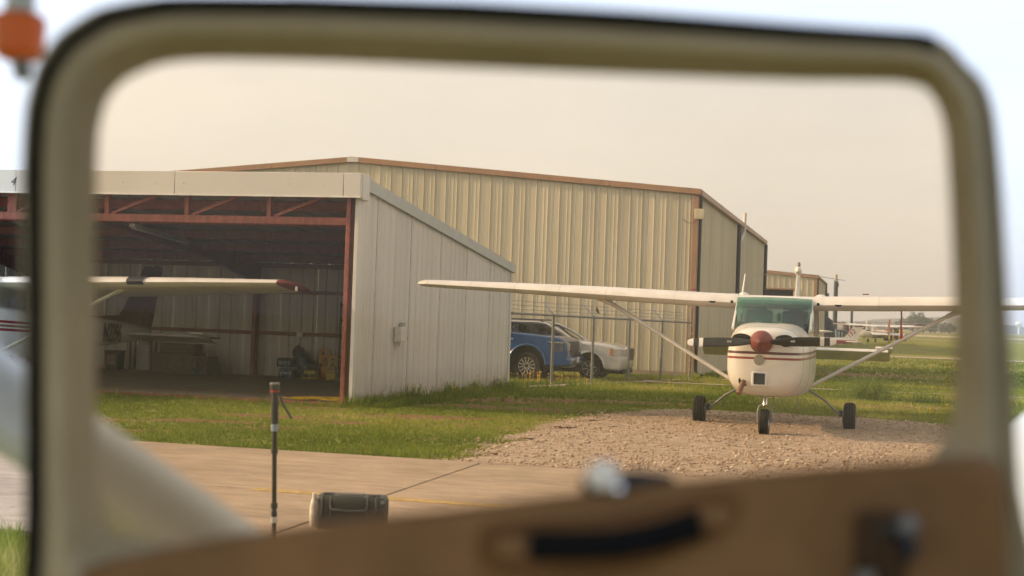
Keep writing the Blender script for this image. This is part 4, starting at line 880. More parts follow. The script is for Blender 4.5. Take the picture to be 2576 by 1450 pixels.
tq = at(1323, 955, 38.8)
truck = thing('pickup_truck', 'blue pickup truck with chrome wheels behind the fence, half hidden by the shed', 'truck', (tq.x, tq.y, hf(38.8)), RZ)
WT = 1.98
prof = [(-5.6, .55), (-4.45 + .0, .50)] + arch(-3.75, .52, .42)[::-1][:0]
low = [(1.06, .42), (1.12, .60), (1.12, .92), (1.06, 1.10), (.90, 1.18), (.1, 1.25), (-.75, 1.30), (-1.0, 1.34), (-2.9, 1.32), (-5.0, 1.32), (-5.05, .62), (-4.3, .50)] + [(x, z) for x, z in arch(-3.75, .50, .44)[::-1]] + [(-3.2, .42), (-.60, .42)] + [(x, z) for x, z in arch(0, .50, .44)[::-1]] + [(.62, .40)]
body = side_loft(low, WT, .02, M_BLUE, 'body', truck)
cab = [(-.72, 1.28), (-1.45, 1.83), (-1.7, 1.88), (-3.0, 1.86), (-3.15, 1.30)]
g_ = side_loft(cab, WT - .22, .03, M_CGLASS, 'cab_glass', truck, .04, .11)
MB().loft([[Vector((x, y, z)) for x, z in ((-1.40, 1.82), (-1.7, 1.91), (-3.0, 1.90), (-3.1, 1.82))] for y in (.16, WT - .16)]).obj('roof', M_BLUE, truck, bevel=.03)
for y in (.13, WT - .13): MB().bar((-.74, y, 1.28), (-1.5, y + (.04 if y < 1 else -.04), 1.85), .05, .05).obj('pillar', M_BLUE, truck, bevel=.012)
for x, nm in ((0, 1), (-3.75, 2)):
    for y in (.02, WT - .24): car_wheel(truck, (x, y, .385), .385, .25, 12)
    b = MB()
    for s in (0,):
        b.path([(x + .53 * math.cos(a), -.012, .44 + .53 * math.sin(a)) for a in [math.pi * k / 14 for k in range(15)]], [(.035, .03)] * 15, 8)
    b.obj('fender_flare', M_BLUE, body, smooth=True)
for y in (.03, WT - .03):
    s = -1 if y < 1 else 1
    h = MB().b2((.62, y - .035 if s > 0 else y - .03, .78), (1.03, y + .03, 1.06)).obj('headlight', M_LENS, truck, bevel=.03)
    MB().b2((1.02, min(y, y - s * .38), .80), (1.125, max(y, y - s * .38), 1.06)).obj('headlight', M_LENS, truck, bevel=.02)
    MB().b2((.60, y - .042 if s < 0 else y + .03, 1.03), (1.04, y - .03 if s < 0 else y + .042, 1.07)).obj('lamp_surround', M_CHROME, truck, bevel=.004)
gr_ = MB().b2((1.04, .42, .70), (1.135, WT - .42, 1.08)).obj('grille', M_BLKP, truck, bevel=.02)
for z in (.78, .87, .96): MB().b2((1.13, .46, z - .012), (1.15, WT - .46, z + .012)).obj('grille_bar', M_TRIMP, gr_, bevel=.004)
MB().b2((.98, .0, .42), (1.21, WT, .64)).obj('bumper', M_BLUE, truck, bevel=.05, seg=3)
MB().b2((1.205, .35, .45), (1.215, WT - .35, .55)).obj('air_dam', M_BLKP, truck)
MB().b2((1.216, WT / 2 - .16, .50), (1.226, WT / 2 + .16, .66)).obj('number_plate', M_WHITE2, truck)
MB().b2((-.74, -.014, 1.08), (-.40, -.002, 1.13)).obj('fender_badge', M_CHROME, body, bevel=.004)
MB().b2((-4.4, .3, .25), (.62, WT - .3, 1.05)).obj('underbody', M_TRIMP, truck)
for s, y in ((-1, -.08), (1, WT + .08)): MB().box((-.85, y, 1.38), (.14, .2, .22)).obj('mirror', M_BLKP, truck, bevel=.04)

sq = at(1481, 954, 40.9)
suv = thing('suv', 'silver sport utility vehicle parked behind the chain-link fence', 'car', (sq.x, sq.y, hf(40.9)), RZ)
WS = 1.82
low = [(.90, .27), (1.0, .40), (1.02, .66), (.98, .84), (.88, .95), (.70, 1.01), (.35, 1.06), (-.62, 1.12), (-1.0, 1.10), (-2.5, 1.12), (-3.55, 1.12), (-3.65, .55), (-3.3, .34)] + arch(-2.75, .42, .36)[::-1] + [(-2.3, .30), (-.5, .30)] + arch(0, .42, .36)[::-1] + [(.46, .29)]
sb_ = side_loft(low, WS, .045, M_SILV, 'body', suv, .06)
g_ = side_loft([(-.50, 1.04), (-1.35, 1.56), (-1.6, 1.60), (-3.1, 1.60), (-3.55, 1.12)], WS - .2, .04, M_CGLASS, 'cabin_glass', suv, .04, .10)
MB().loft([[Vector((x, y, z)) for x, z in ((-1.28, 1.545), (-1.55, 1.625), (-3.0, 1.635), (-3.35, 1.58))] for y in (.17, .4, WS - .4, WS - .17)]).obj('roof', M_SILV, suv, bevel=.03)
for y in (.13, WS - .13):
    s = 1 if y < 1 else -1
    MB().path([(-.40, y - s * .03, 1.05), (-.9, y, 1.37), (-1.4, y + s * .04, 1.58)], [(.03, .045)] * 3, 8).obj('pillar', M_SILV, suv, smooth=True)
    MB().bar((-1.75, y - s * .03, 1.1), (-1.8, y + s * .03, 1.6), .07, .03, (1, 0, 0)).obj('pillar', M_TRIMP, suv)
    MB().path([(-1.45, y + s * .06, 1.62), (-1.55, y + s * .06, 1.665), (-2.9, y + s * .06, 1.675), (-3.05, y + s * .06, 1.63)], .02, 8).obj('roof_rail', M_TRIMP, suv, smooth=True)
    MB().b2((.64, y - .03 - s * .105, .68), (.93, y + .03 - s * .105, .93)).obj('headlight', M_LENS2, suv, bevel=.03)
    MB().b2((.60, y - .034 - s * .112, .72), (.66, y + .034 - s * .112, .91)).obj('turn_signal', M_AMBER, suv)
    MB().b2((.88, y - s * .12 if s > 0 else y - .22, .70), (1.026, y + .22 if s > 0 else y - s * .12, .92)).obj('headlight', M_LENS2, suv, bevel=.02)
    MB().box((-.62, y - s * .26, 1.14), (.12, .20, .13)).obj('mirror', M_SILV, suv, bevel=.04)
    MB().box((.95, y + s * .12, .45), (.06, .18, .12)).obj('fog_lamp', M_BLKP, suv, bevel=.02)
gr_ = MB().b2((.95, .42, .56), (1.05, WS - .42, .95)).obj('grille', M_CHROME, suv, bevel=.02)
MB().b2((1.04, .46, .60), (1.06, WS - .46, .91)).obj('grille_opening', M_BLKP, gr_)
MB().b2((-3.3, .28, .2), (.52, WS - .28, .90)).obj('underbody', M_TRIMP, suv)
MB().b2((.55, .1, .2), (.98, WS - .1, .33)).obj('air_dam', M_TRIMP, suv, bevel=.03)
for x in (0, -2.75):
    for y in (.02, WS - .24): car_wheel(suv, (x, y, .33), .33, .225, 6)
    MB().path([(x + .44 * math.cos(a), -.006, .36 + .44 * math.sin(a)) for a in [math.pi * k / 14 for k in range(15)]], [(.022, .03)] * 15, 8).obj('wheel_arch', M_SILV, sb_, smooth=True)
MB().path([(-.45, -.008, 1.0), (-1.5, -.008, 1.03), (-3.4, -.008, 1.06)], .008, 6).obj('window_trim', M_CHROME, sb_)

# ================================================================ THINGS IN THE SHED
fl_z = lambda v: fl(v)
M_WRAP = mat('blue_shrink_wrap', (.02, .07, .17), .25, var=.5, scale=14, col2=(.12, .19, .28), coat=.3)
M_BOT = mat('clear_bottle', (.22, .27, .30), .2, var=.3, scale=20)
def water_pack(label, u, v, z, rz, tilt=0.0):
    o = thing('water_bottle_pack', label, 'water bottles', sw(u, v, z), RZ + rz, 'packs of bottled water in the shed'); o.rotation_euler.x = tilt
    rings = []
    for zz, k in ((0, .97), (.02, 1), (.13, 1.0), (.155, .97), (.172, .9)):
        rings.append([Vector((x * k, y * k, zz)) for x, y in [(.20 * math.copysign(abs(math.cos(a)) ** .5, math.cos(a)) + .006 * math.cos(6 * a * 2), .14 * math.copysign(abs(math.sin(a)) ** .5, math.sin(a))) for a in [2 * math.pi * i / 40 for i in range(40)]]])
    MB().loft(rings).obj('wrap', M_WRAP, o, smooth=True, auto=60)
    for i in range(6):
        for j in range(3):
            bt = MB().lathe([(.030, 0), (.030, .02), (.014, .045), (.013, .06)], (-.165 + i * .066, -.10 + j * .1, .165), (0, 0, 1), 10).obj('bottle', M_BOT, o, smooth=True)
            MB().lathe([(.015, 0), (.014, .014)], (-.165 + i * .066, -.10 + j * .1, .222), (0, 0, 1), 8).obj('cap', M_WHITE2, bt)
    return o
vw = 9.3
water_pack('blue wrapped water bottle pack on the shed floor, bottom of the stack', -5.12, vw, fl_z(vw) + .002, 0)
water_pack('blue wrapped water bottle pack on top of the two-pack stack', -5.16, vw, fl_z(vw) + .242, .06)
o = thing('water_bag', 'large lumpy blue bag of bottles slumped behind the water packs', 'bag', sw(-4.85, 9.62, fl_z(9.6)), RZ)
rr = random.Random(4); MB().loft([[Vector((hx * math.copysign(abs(math.cos(a)) ** .8, math.cos(a)) * (1 + rr.uniform(-.06, .06)) + sx_, hy * math.sin(a), zz + (-.12 * math.cos(a) if zz > .3 else 0))) for a in [2 * math.pi * i / 22 for i in range(22)]] for zz, hx, hy, sx_ in ((0, .24, .16, .05), (.15, .27, .2, .04), (.35, .27, .2, 0), (.5, .26, .19, -.02), (.6, .2, .15, -.04), (.66, .08, .06, -.06))]).obj('sack', mat('dark_blue_plastic', (.015, .05, .13), .3, var=.6, scale=10, col2=(.12, .16, .2)), o, smooth=True, auto=70)
MB().tube((-.06, 0, .65), (-.06, .01, .70), .03, n=8).obj('knot', M_BLKP, o)
# wet-floor signs
def floor_sign(label, u, v, col, h, w, rz, txt):
    m_ = mat('sign_plastic', col, .45, var=.1); o = thing('floor_sign', label, 'floor sign', sw(u, v, fl_z(v)), RZ + rz, 'folding warning signs in the shed')
    lean = .14
    for s, nm in ((-1, 'front_panel'), (1, 'back_panel')):
        b = MB(); f = lambda p, q, d: (p, s * (lean * (1 - q / h) * .5 + .012) + d, q)
        outer = [(-w * .5, 0), (-w * .18, 0), (-w * .14, .05 * h), (w * .14, .05 * h), (w * .18, 0), (w * .5, 0), (w * .40, h * .72), (w * .34, h), (-w * .34, h), (-w * .40, h * .72)]
        if nm == 'front_panel' or True:
            b.prism(outer[:7] + [(w * .38, h * .80), (-w * .38, h * .80), outer[-1]], f, -.006, .006)
            b.prism([(-w * .38, h * .8), (-w * .24, h * .8), (-w * .22, h * .93), (-w * .34, h)], f, -.006, .006); b.prism([(w * .24, h * .8), (w * .38, h * .8), (w * .34, h), (w * .22, h * .93)], f, -.006, .006)
            b.prism([(-w * .22, h * .93), (w * .22, h * .93), (w * .34, h), (-w * .34, h)], f, -.006, .006)
        pn = b.obj(nm, m_, o)
        if s == -1:
            fy = lambda q: s * (lean * (1 - q / h) * .5 + .012) - .009
            tri = MB(); T_ = [(-.34 * w, .46 * h), (.34 * w, .46 * h), (0, .74 * h)]
            for i in range(3):
                a, c = T_[i], T_[(i + 1) % 3]; tri.bar((a[0], fy(a[1]), a[1]), (c[0], fy(c[1]), c[1]), .018, .003, (0, 1, 0))
            tri.obj('warning_triangle', M_BLKP, pn)
            pic = MB()
            for a, c in (((-.05, .50), (.03, .57)), ((.03, .57), (-.02, .62)), ((.03, .57), (.10, .52)), ((-.02, .62), (-.08, .58)), ((-.02, .62), (.06, .65))):
                pic.bar((a[0] * w * 2, fy(a[1] * h), a[1] * h), (c[0] * w * 2, fy(c[1] * h), c[1] * h), .014, .003, (0, 1, 0))
            pic.obj('pictogram', M_BLKP, pn)
            for k, tx in enumerate(txt): text(tx, .055, M_BLKP, pn, frame3((0, fy(h * (.40 - .09 * k)), h * (.40 - .09 * k)), (1, 0, 0), (0, 0, 1)), .001)
    return o
floor_sign('orange wet-floor sign with a black warning triangle against the rear wall', -4.24, 9.45, (.62, .27, .02), .70, .34, 0, [])
floor_sign('yellow caution wet floor sign leaning beside the shelf rack', -3.87, 9.0, (.55, .42, .03), .56, .27, .1, ['CAUTION', 'WET FLOOR'])
o = thing('tool_charger', 'yellow and black battery charger unit on the shed floor', 'charger', sw(-4.47, 9.15, fl_z(9.15)), RZ)
MB().prism([(-.19, 0), (.19, 0), (.14, .2), (-.13, .2)], lambda p, q, d: (p, d, q), -.11, .11).obj('body', mat('yellow_plastic', (.50, .42, .03), .4), o, bevel=.015)
for x in (-.085, .085): MB().box((x, -.112, .075), (.14, .01, .09)).obj('vent_panel', M_BLKP, o, bevel=.004)
MB().path([(-.1, 0, .19), (-.06, 0, .23), (.06, 0, .23), (.1, 0, .19)], .014, 8).obj('handle', M_BLKP, o, smooth=True)
o = thing('battery_crate', 'dark open crate behind the yellow charger in the shed', 'crate', sw(-4.50, 9.45, fl_z(9.45)), RZ)
MB().b2((-.17, -.1, 0), (.17, .1, .36)).obj('tub', M_BLKP, o, bevel=.015)
for x in (-.12, -.04, .04, .12): MB().box((x, -.103, .27), (.03, .012, .14)).obj('slat', M_TRIMP, o)
MB().path([(-.06, 0, .36), (-.05, 0, .40), (.05, 0, .40), (.06, 0, .36)], .012, 6).obj('handle', M_TRIMP, o)
# shelf rack at the right jamb
o = thing('shelf_rack', 'dark metal shelf rack against the right wall just inside the shed', 'shelf', sw(-3.10, 8.55, fl_z(8.5)), RZ)
for x in (-.38, .38):
    for y in (-.2, .2): MB().b2((x - .018, y - .018, 0), (x + .018, y + .018, 1.78)).obj('upright', M_DARKTRIM, o)
for z in (.12, .55, .98, 1.38, 1.72): MB().b2((-.37, -.21, z - .02), (.37, .21, z + .02)).obj('shelf', M_DARKTRIM, o)
for (nm, lb, x, z, d, c) in (('carton', 'white carton on the lower middle shelf of the rack', -.25, .57, (.16, .2, .25), (.5, .5, .48)), ('carton', 'brown carton on the third shelf of the rack', -.22, 1.0, (.24, .25, .2), (.2, .12, .07)), ('carton', 'blue and tan carton on the upper shelf of the rack', -.2, 1.40, (.22, .22, .18), (.18, .16, .12)), ('jerry_can', 'dark jug on the bottom shelf of the rack', -.15, .14, (.2, .2, .28), (.05, .06, .07))):
    q = thing(nm, lb, nm.replace('_', ' '), sw(-3.10 + x, 8.5, fl_z(8.5) + z + .02), RZ)
    MB().b2((-d[0] / 2, -d[1] / 2, 0), (d[0] / 2, d[1] / 2, d[2])).obj('body', mat(nm + '_skin', c, .7, var=.3, scale=15), q, bevel=.01)
    MB().b2((-d[0] * .3, -d[1] / 2 - .004, d[2] * .3), (d[0] * .3, -d[1] / 2 - .001, d[2] * .75)).obj('printed_panel', mat('print_patch', (.06, .13, .25), .6, var=.5, scale=20), q)
    if nm == 'jerry_can': MB().tube((0, 0, d[2]), (0, 0, d[2] + .05), .03, n=10).obj('cap', M_BLUE, q)
o = thing('rag_bag', 'pale plastic bag of rags on the floor in front of the rack', 'bag', sw(-3.58, 8.75, fl_z(8.75)), RZ)
MB().loft([[Vector((hx * math.cos(a) * (1 + rr.uniform(-.1, .1)), .1 * math.sin(a), zz)) for a in [2 * math.pi * i / 14 for i in range(14)]] for zz, hx in ((0, .11), (.1, .13), (.22, .12), (.32, .09), (.40, .04))]).obj('sack', mat('blue_white_plastic', (.08, .1, .16), .4, var=.6, scale=9, col2=(.4, .4, .42)), o, smooth=True, auto=80)
MB().tube((0, 0, .39), (.01, 0, .44), .03, .045, n=8).obj('bag_neck', M_BLKP, o)
# desk, cabinet, bin and board at the back left
M_WOOD = mat('dull_brown_board', (.13, .085, .06), .7, var=.25, scale=4, streak=(1, 6, 6))
o = thing('workbench', 'low brown cabinet bench at the back of the shed', 'cabinet', sw(-7.75, 9.2, fl_z(9.2)), RZ)
MB().b2((-.7, -.25, 0), (.75, .3, .42)).obj('cabinet', M_WOOD, o, bevel=.01)
MB().b2((-.75, -.29, .42), (.42, .34, .46)).obj('top', M_WOOD, o, bevel=.006)
for x in (-.45, -.02, .40): MB().b2((x - .17, -.262, .06), (x + .17, -.252, .37)).obj('door', M_WOOD, o, bevel=.004)
o2 = thing('storage_box', 'brown storage box standing on the bench at the back of the shed', 'box', sw(-7.85, 9.35, fl_z(9.3) + .462), RZ)
MB().b2((-.52, -.16, 0), (.42, .2, .2)).obj('body', M_WOOD, o2, bevel=.01); MB().b2((-.53, -.17, .2), (.43, .21, .225)).obj('lid', M_WOOD, o2, bevel=.006)
o = thing('cord_reel', 'coiled teal hose hung against the side of the bench', 'hose', sw(-7.25, 8.9, fl_z(8.9)), RZ)
MB().path([(.13 * math.cos(a), .01 * math.sin(3 * a), .22 + .17 * math.sin(a)) for a in [2 * math.pi * k / 24 for k in range(25)]], .018, 6).obj('coil', mat('teal_hose', (.02, .10, .12), .4), o, smooth=True)
MB().b2((-.04, .02, 0), (.04, .05, .3)).obj('holder', M_BLKP, o)
o = thing('bin', 'dark square bin under the tail of the airplane in the shed', 'bin', sw(-9.55, 9.2, fl_z(9.2)), RZ)
MB().prism([(-.15, 0), (.15, 0), (.18, .42), (-.18, .42)], lambda p, q, d: (p, d, q), -.16, .16).obj('tub', M_TRIMP, o, bevel=.01)
MB().b2((-.19, -.18, .42), (.19, .18, .46)).obj('rim', M_BLKP, o, bevel=.01); MB().b2((-.12, -.172, .12), (.10, -.164, .36)).obj('sticker', mat('brown_sticker', (.25, .14, .09), .6, var=.4, scale=12), o)
o = thing('white_board', 'white panel leaning on the rear wall of the shed', 'board', sw(-9.18, 9.72, fl_z(9.7)), RZ)
MB().box((0, 0, .30), (.50, .02, .58)).obj('panel', mat('dull_white_board', (.42, .41, .38), .6), o, bevel=.004); MB().box((.0, -.012, .02), (.52, .03, .04)).obj('ledge', M_STEEL, o)
o = thing('side_table', 'narrow dark table beside the white panel at the rear wall', 'table', sw(-8.9, 9.55, fl_z(9.5)), RZ)
MB().b2((-.45, -.15, .72), (.2, .2, .76)).obj('top', M_WOOD, o)
for x in (-.4, .15):
    for y in (-.1, .15): MB().b2((x - .02, y - .02, 0), (x + .02, y + .02, .72)).obj('leg', M_WOOD, o)
# yellow extension cord heaped at the threshold
o = thing('extension_cord', 'yellow extension cord heaped on the shed threshold by the red jamb', 'cord', sw(-.62, .5, fl_z(.5)), RZ)
for k in range(5):
    r1 = random.Random(20 + k); pts = []
    for i in range(40):
        a = i / 39 * 2 * math.pi * 1.7 + k; pts.append((.06 * k - .1 + (.50 - .03 * k) * math.cos(a) * (1 + .1 * r1.uniform(-1, 1)), .16 * math.sin(a) + .06 * r1.uniform(-1, 1), .015 + .035 * (k / 5) + .012 * (1 + math.sin(a * 3 + k))))
    MB().path(pts, .0095, 6).obj('loop', mat('yellow_cable', (.62, .38, .02), .45), o, smooth=True)
MB().path([(-.4, 0, .02), (-.6, -.05, .02), (-.75, .02, .02), (-.95, -.02, .015)], .0095, 6).obj('free_end', D.materials['yellow_cable'], o, smooth=True)
MB().box((.42, .0, .05), (.09, .06, .07)).obj('plug', M_BLKP, o, bevel=.01)

# ================================================================ THINGS ON THE APRON
ym = 9.35; mono = thing('monopod', 'black telescopic monopod with blue-grey bands standing upright on the apron', 'monopod', (0, 0, 0))
gpt = at(689, 1460, ym); mono.location = (gpt.x, gpt.y, .022)
gpt.z = 0.022
mp_ = lambda y: at(691.5 - (y - 965) * .006, y, ym) - gpt
ppx = ym / FPX
M_CARB = mat('black_carbon_tube', (.022, .02, .018), .4, var=.2, scale=30)
M_BAND = mat('blue_grey_band', (.24, .30, .38), .4)
def seg(y0, y1, w, nm, m, n=16): return MB().tube(mp_(y0), mp_(y1), w / 2 * ppx, n=n).obj(nm, m, mono, smooth=True)
seg(963, 968, 25, 'head_plate', M_GREYP); seg(968, 982, 24, 'head', M_BLKP); seg(982, 986.5, 23, 'red_ring', mat('red_ring_paint', (.4, .03, .02), .4)); seg(986, 991, 21, 'collar', M_BLKP)
seg(990, 1010, 15, 'neck', M_BLKP); seg(1010, 1067, 18.5, 'grip', M_BLKP); seg(1067, 1085, 18, 'band', M_BAND); seg(1085, 1131, 12.5, 'upper_tube', M_CARB); seg(1131, 1142, 17, 'twist_lock', M_BLKP)
seg(1142, 1266, 12, 'middle_tube', M_CARB); seg(1266, 1280, 17, 'twist_lock', M_BLKP); seg(1280, 1286, 11, 'lower_tube', M_CARB); seg(1286, 1300, 15, 'twist_lock', M_BLKP); seg(1300, 1315, 17, 'band', mat('silver_band', (.5, .5, .5), .35, .5)); seg(1315, 1420, 11, 'lower_tube', M_CARB)
pc = mp_(1420)
for k in range(3):
    a = 2.1 * k + .6; MB().path([pc, pc + Vector((.03 * math.cos(a), .03 * math.sin(a), -.04)), Vector((pc.x + .13 * math.cos(a), pc.y + .13 * math.sin(a), .006))], [.016, .012, .008], 8).obj('foot', M_BLKP, mono, smooth=True)
MB().path([mp_(988) + Vector((.028, 0, 0)), mp_(1015) + Vector((.055, -.02, 0)), mp_(1052) + Vector((.115, -.02, 0))], [(.009, .002)] * 3, 6).obj('wrist_strap', M_BLKP, mono)

yc = 10.0; q0 = at(884, 1316, yc)
case = thing('hard_case', 'black ribbed hard equipment case standing on the concrete apron', 'case', (q0.x, yc, .022), RZ * .35)
M_CASE = mat('black_case_plastic', (.034, .032, .028), .5, var=.2, scale=8, bump=.25, bscale=90)
cw, ch_, cdp = .50, .232, .20
def rbox(w, d, z0, z1, r=.045):
    ring = []
    for sx_, sy_, a0 in ((1, 1, 0), (-1, 1, 90), (-1, -1, 180), (1, -1, 270)):
        for k in range(5): a = math.radians(a0 + 22.5 * k); ring.append((sx_ * (w / 2 - r) + r * math.cos(a), sy_ * (d / 2 - r) + r * math.sin(a)))
    return [[Vector((x, y, z)) for x, y in ring] for z in (z0, z1)]
b = MB(); pro = []
for z, k in ((0, .93), (.02, .985), (.15, 1.0), (.195, 1.0), (.217, .975), (ch_, .90)): pro.append([Vector((p.x * k, p.y * k, z)) for p in rbox(cw, cdp, 0, 1)[0]])
b.loft(pro); b.obj('shell', M_CASE, case, smooth=True, auto=50)
for x in (-.19, -.13, .13, .19): MB().path([(x, -cdp / 2 - .004, .09), (x, -cdp / 2 - .004, .19), (x, -cdp / 2 + .012, .225), (x, -.03, ch_ + .004)], [(.010, .008)] * 4, 8).obj('rib', M_CASE, case, smooth=True)
MB().b2((-cw / 2 - .004, -.008, .02), (cw / 2 + .004, .008, .21)).obj('seam_band', M_CASE, case, bevel=.004)
MB().path([(-.13, -cdp / 2 - .01, .165), (-.12, -cdp / 2 - .028, .14), (0, -cdp / 2 - .034, .133), (.12, -cdp / 2 - .028, .14), (.13, -cdp / 2 - .01, .165)], .011, 8).obj('handle', M_CASE, case, smooth=True)
MB().b2((-.08, -.05, ch_ - .004), (.08, .05, ch_ + .008)).obj('name_plate', mat('worn_plate', (.09, .085, .075), .5, var=.3), case, bevel=.004)
for x in (-.17, .17): MB().b2((x - .03, -.055, ch_ - .004), (x + .03, .0, ch_ + .012)).obj('latch', M_CASE, case, bevel=.005)
for s in (-1, 1): MB().lathe([(.012, 0), (.012, .02)], (s * (cw / 2 - .02), -cdp / 2 + .02, .20), (0, -1, 0), 10).obj('bolt', M_GREYP, case)
bt = thing('bottle', 'small clear plastic bottle standing beside the black case', 'bottle', (at(789, 1300, 10.05).x + .0, 10.05, .022), 0)
MB().lathe([(.028, 0), (.031, .01), (.031, .13), (.024, .17), (.013, .2), (.013, .215)], (0, 0, 0), (0, 0, 1), 16).obj('body', mat('frosted_plastic', (.62, .58, .5), .2, var=.2, scale=20), bt, smooth=True)
MB().lathe([(.015, 0), (.015, .018), (.004, .02)], (0, 0, .212), (0, 0, 1), 12).obj('cap', M_WHITE2, bt)
# ================================================================ FAR FIELD FURNITURE
def base_at(x, Y): q = at(x, 850, Y); return (q.x, q.y, hf(q.y))
M_POLE = mat('dark_green_pole', (.03, .04, .035), .5)
def light_pole(label, x, Y, h, r, head, m=M_POLE):
    o = thing('light_pole', label, 'light pole', base_at(x, Y), 0, 'poles along the flight line')
    MB().tube((0, 0, 0), (0, 0, h), r, r * .85, n=10).obj('mast', m, o, smooth=True); MB().b2((-r * 2, -r * 2, 0), (r * 2, r * 2, .15)).obj('base_plate', M_GREYP, o)
    if head: MB().b2((-.18, -.3, h - .15), (.14, .1, h + .75)).obj('lamp_head', mat('beige_lamp_head', (.5, .45, .3), .5), o, bevel=.03); MB().b2((-.1, -.35, h - .9), (.3, .1, h - .4)).obj('junction_box', M_POLE, o)
    return o
light_pole('tall dark light pole with pale lamp head right of the tail fin', 2099, 185, 7.6, .32, True)
light_pole('thin dark pole at the edge of the far hangar', 2079, 190, 6.0, .2, False)
light_pole('slim dark pole behind the 152 airplane', 2141, 200, 5.5, .2, False)
light_pole('thin white pole left of the tail-on airplane', 2179, 230, 2.9, .11, False, M_WHITE2)
o = thing('tree_stump_post', 'short thick wooden post behind the 152 airplane', 'post', base_at(2127, 170)); MB().lathe([(.42, 0), (.38, 1.2), (.36, 2.0), (.3, 2.05)], (0, 0, 0), (0, 0, 1), 14).obj('post', mat('weathered_wood', (.10, .075, .05), .9, var=.4, scale=6), o, smooth=True); MB().box((0, 0, 1.9), (.9, .12, .12)).obj('cross_piece', M_WOOD, o)
o = thing('utility_cabinet', 'white utility cabinet beside the tall light pole', 'cabinet', base_at(2089, 160)); MB().b2((-.55, -.3, 0), (.55, .3, 1.25)).obj('housing', M_WHITE2, o, bevel=.04); MB().b2((-.4, -.33, .15), (.4, -.302, 1.1)).obj('door', M_FASCIA, o, bevel=.02)
o = thing('tarp_stack', 'dark tarpaulin-covered heap at the corner of the far hangar', 'tarpaulin', base_at(2073, 150)); MB().loft([[Vector((1.2 * k * math.cos(a) * (1 + .1 * math.sin(3 * a)), .9 * k * math.sin(a), z)) for a in [2 * math.pi * i / 16 for i in range(16)]] for z, k in ((0, 1), (1.2, .95), (2.2, .7), (2.6, .25))]).obj('cover', mat('dark_tarp', (.02, .025, .024), .7, var=.3), o, smooth=True); MB().path([(1.15, -.3, .3), (0, -.95, .6), (-1.1, -.3, .4)], .03, 6).obj('rope', M_GREYP, o)
o = thing('crate', 'blue slatted crate on the far grass behind the 152 airplane', 'crate', base_at(2118, 165)); 
for x in (-.55, -.18, .18, .55): MB().b2((x - .07, -.3, 0), (x + .07, .3, 1.2)).obj('slat', mat('blue_crate_paint', (.03, .08, .16), .6), o)
for z in (.1, 1.1): MB().b2((-.62, -.33, z - .08), (.62, .33, z + .08)).obj('rail', D.materials['blue_crate_paint'], o)
for i, x in enumerate((2237.5, 2262.5, 2267.5, 2273, 2247)):
    o = thing('bollard', 'yellow bollard, %s of the row by the dark tractor' % ('first', 'third', 'fourth', 'rightmost', 'second')[i], 'bollard', base_at(x, 172 + (i % 2) * 3), 0, 'yellow bollards near the distant airplane')
    MB().lathe([(.075, 0), (.075, 1.35), (.05, 1.42), (.01, 1.45)], (0, 0, 0), (0, 0, 1), 12).obj('post', mat('yellow_bollard_paint', (.62, .40, .03), .5), o, smooth=True); MB().lathe([(.2, 0), (.2, .08)], (0, 0, 0), (0, 0, 1), 12).obj('footing', M_PATH, o)
o = thing('tow_tractor', 'dark tow tractor beyond the tail-on airplane', 'tractor', base_at(2252, 178), .2)
MB().prism([(-1.3, .35), (1.2, .35), (1.25, .9), (.5, 1.0), (.4, 1.6), (-.6, 1.65), (-.7, 1.0), (-1.3, .95)], lambda p, q, d: (p, d, q), -.7, .7).obj('body', M_BLKP, o, bevel=.05)
for x in (-.85, .8):
    for y in (-.72, .72): MB().lathe([(.2, -.12), (.42, -.1), (.42, .1), (.2, .12)], (x, y, .42), (0, 1, 0), 14).obj('wheel', M_TYRE, o, smooth=True)
o = thing('storage_tank', 'pale horizontal storage tank beyond the grass', 'tank', base_at(2186, 200), .05)
MB().lathe([(.1, -1.5), (.4, -1.4), (.55, -1.2), (.55, 1.2), (.4, 1.4), (.1, 1.5)], (0, 0, .75), (1, 0, 0), 24).obj('vessel', mat('cream_tank_paint', (.58, .53, .45), .5), o, smooth=True)
for x in (-.8, .8): MB().b2((x - .12, -.4, 0), (x + .12, .4, .5)).obj('cradle', M_PATH, o)
# far chain fence behind the parked trainer
o = thing('far_fence', 'low distant wire fence behind the 152 airplane', 'fence', base_at(2095, 240), RZ)
for i in range(10): MB().tube((i * 1.9, 0, 0), (i * 1.9, 0, 2.6), .06, n=6).obj('post', M_STEEL, o)
for z in (1.0, 1.8, 2.5): MB().tube((0, 0, z), (17.1, 0, z), .035, n=5).obj('rail', M_STEEL, o)
o = thing('far_building', 'low pale building on the skyline beyond the wire fence', 'building', base_at(2118, 420), RZ)
MB().b2((-9, 0, 0), (8, 9, 2.6)).obj('wall', mat('far_pale_wall', (.30, .27, .24), .8, var=.2, scale=.6), o); MB().b2((-9.4, -.4, 2.6), (8.4, 9.4, 3.0)).obj('roof', M_CLADR, o)
for x in (-6, -3, 0, 3, 6): MB().b2((x - .7, -.05, .8), (x + .7, -.01, 2.0)).obj('window', M_CGLASS, o)
o = thing('water_tower', 'tiny pale water tower on the horizon at the right edge', 'water tower', base_at(2562, 1450))
MB().tube((0, 0, 0), (0, 0, 9), .9, n=10).obj('stem', M_WHITE2, o, smooth=True); MB().lathe([(1, 8.2), (3.4, 9.4), (3.9, 11), (3.2, 12.6), (.3, 13.4)], (0, 0, 0), (0, 0, 1), 18).obj('bowl', M_WHITE2, o, smooth=True)

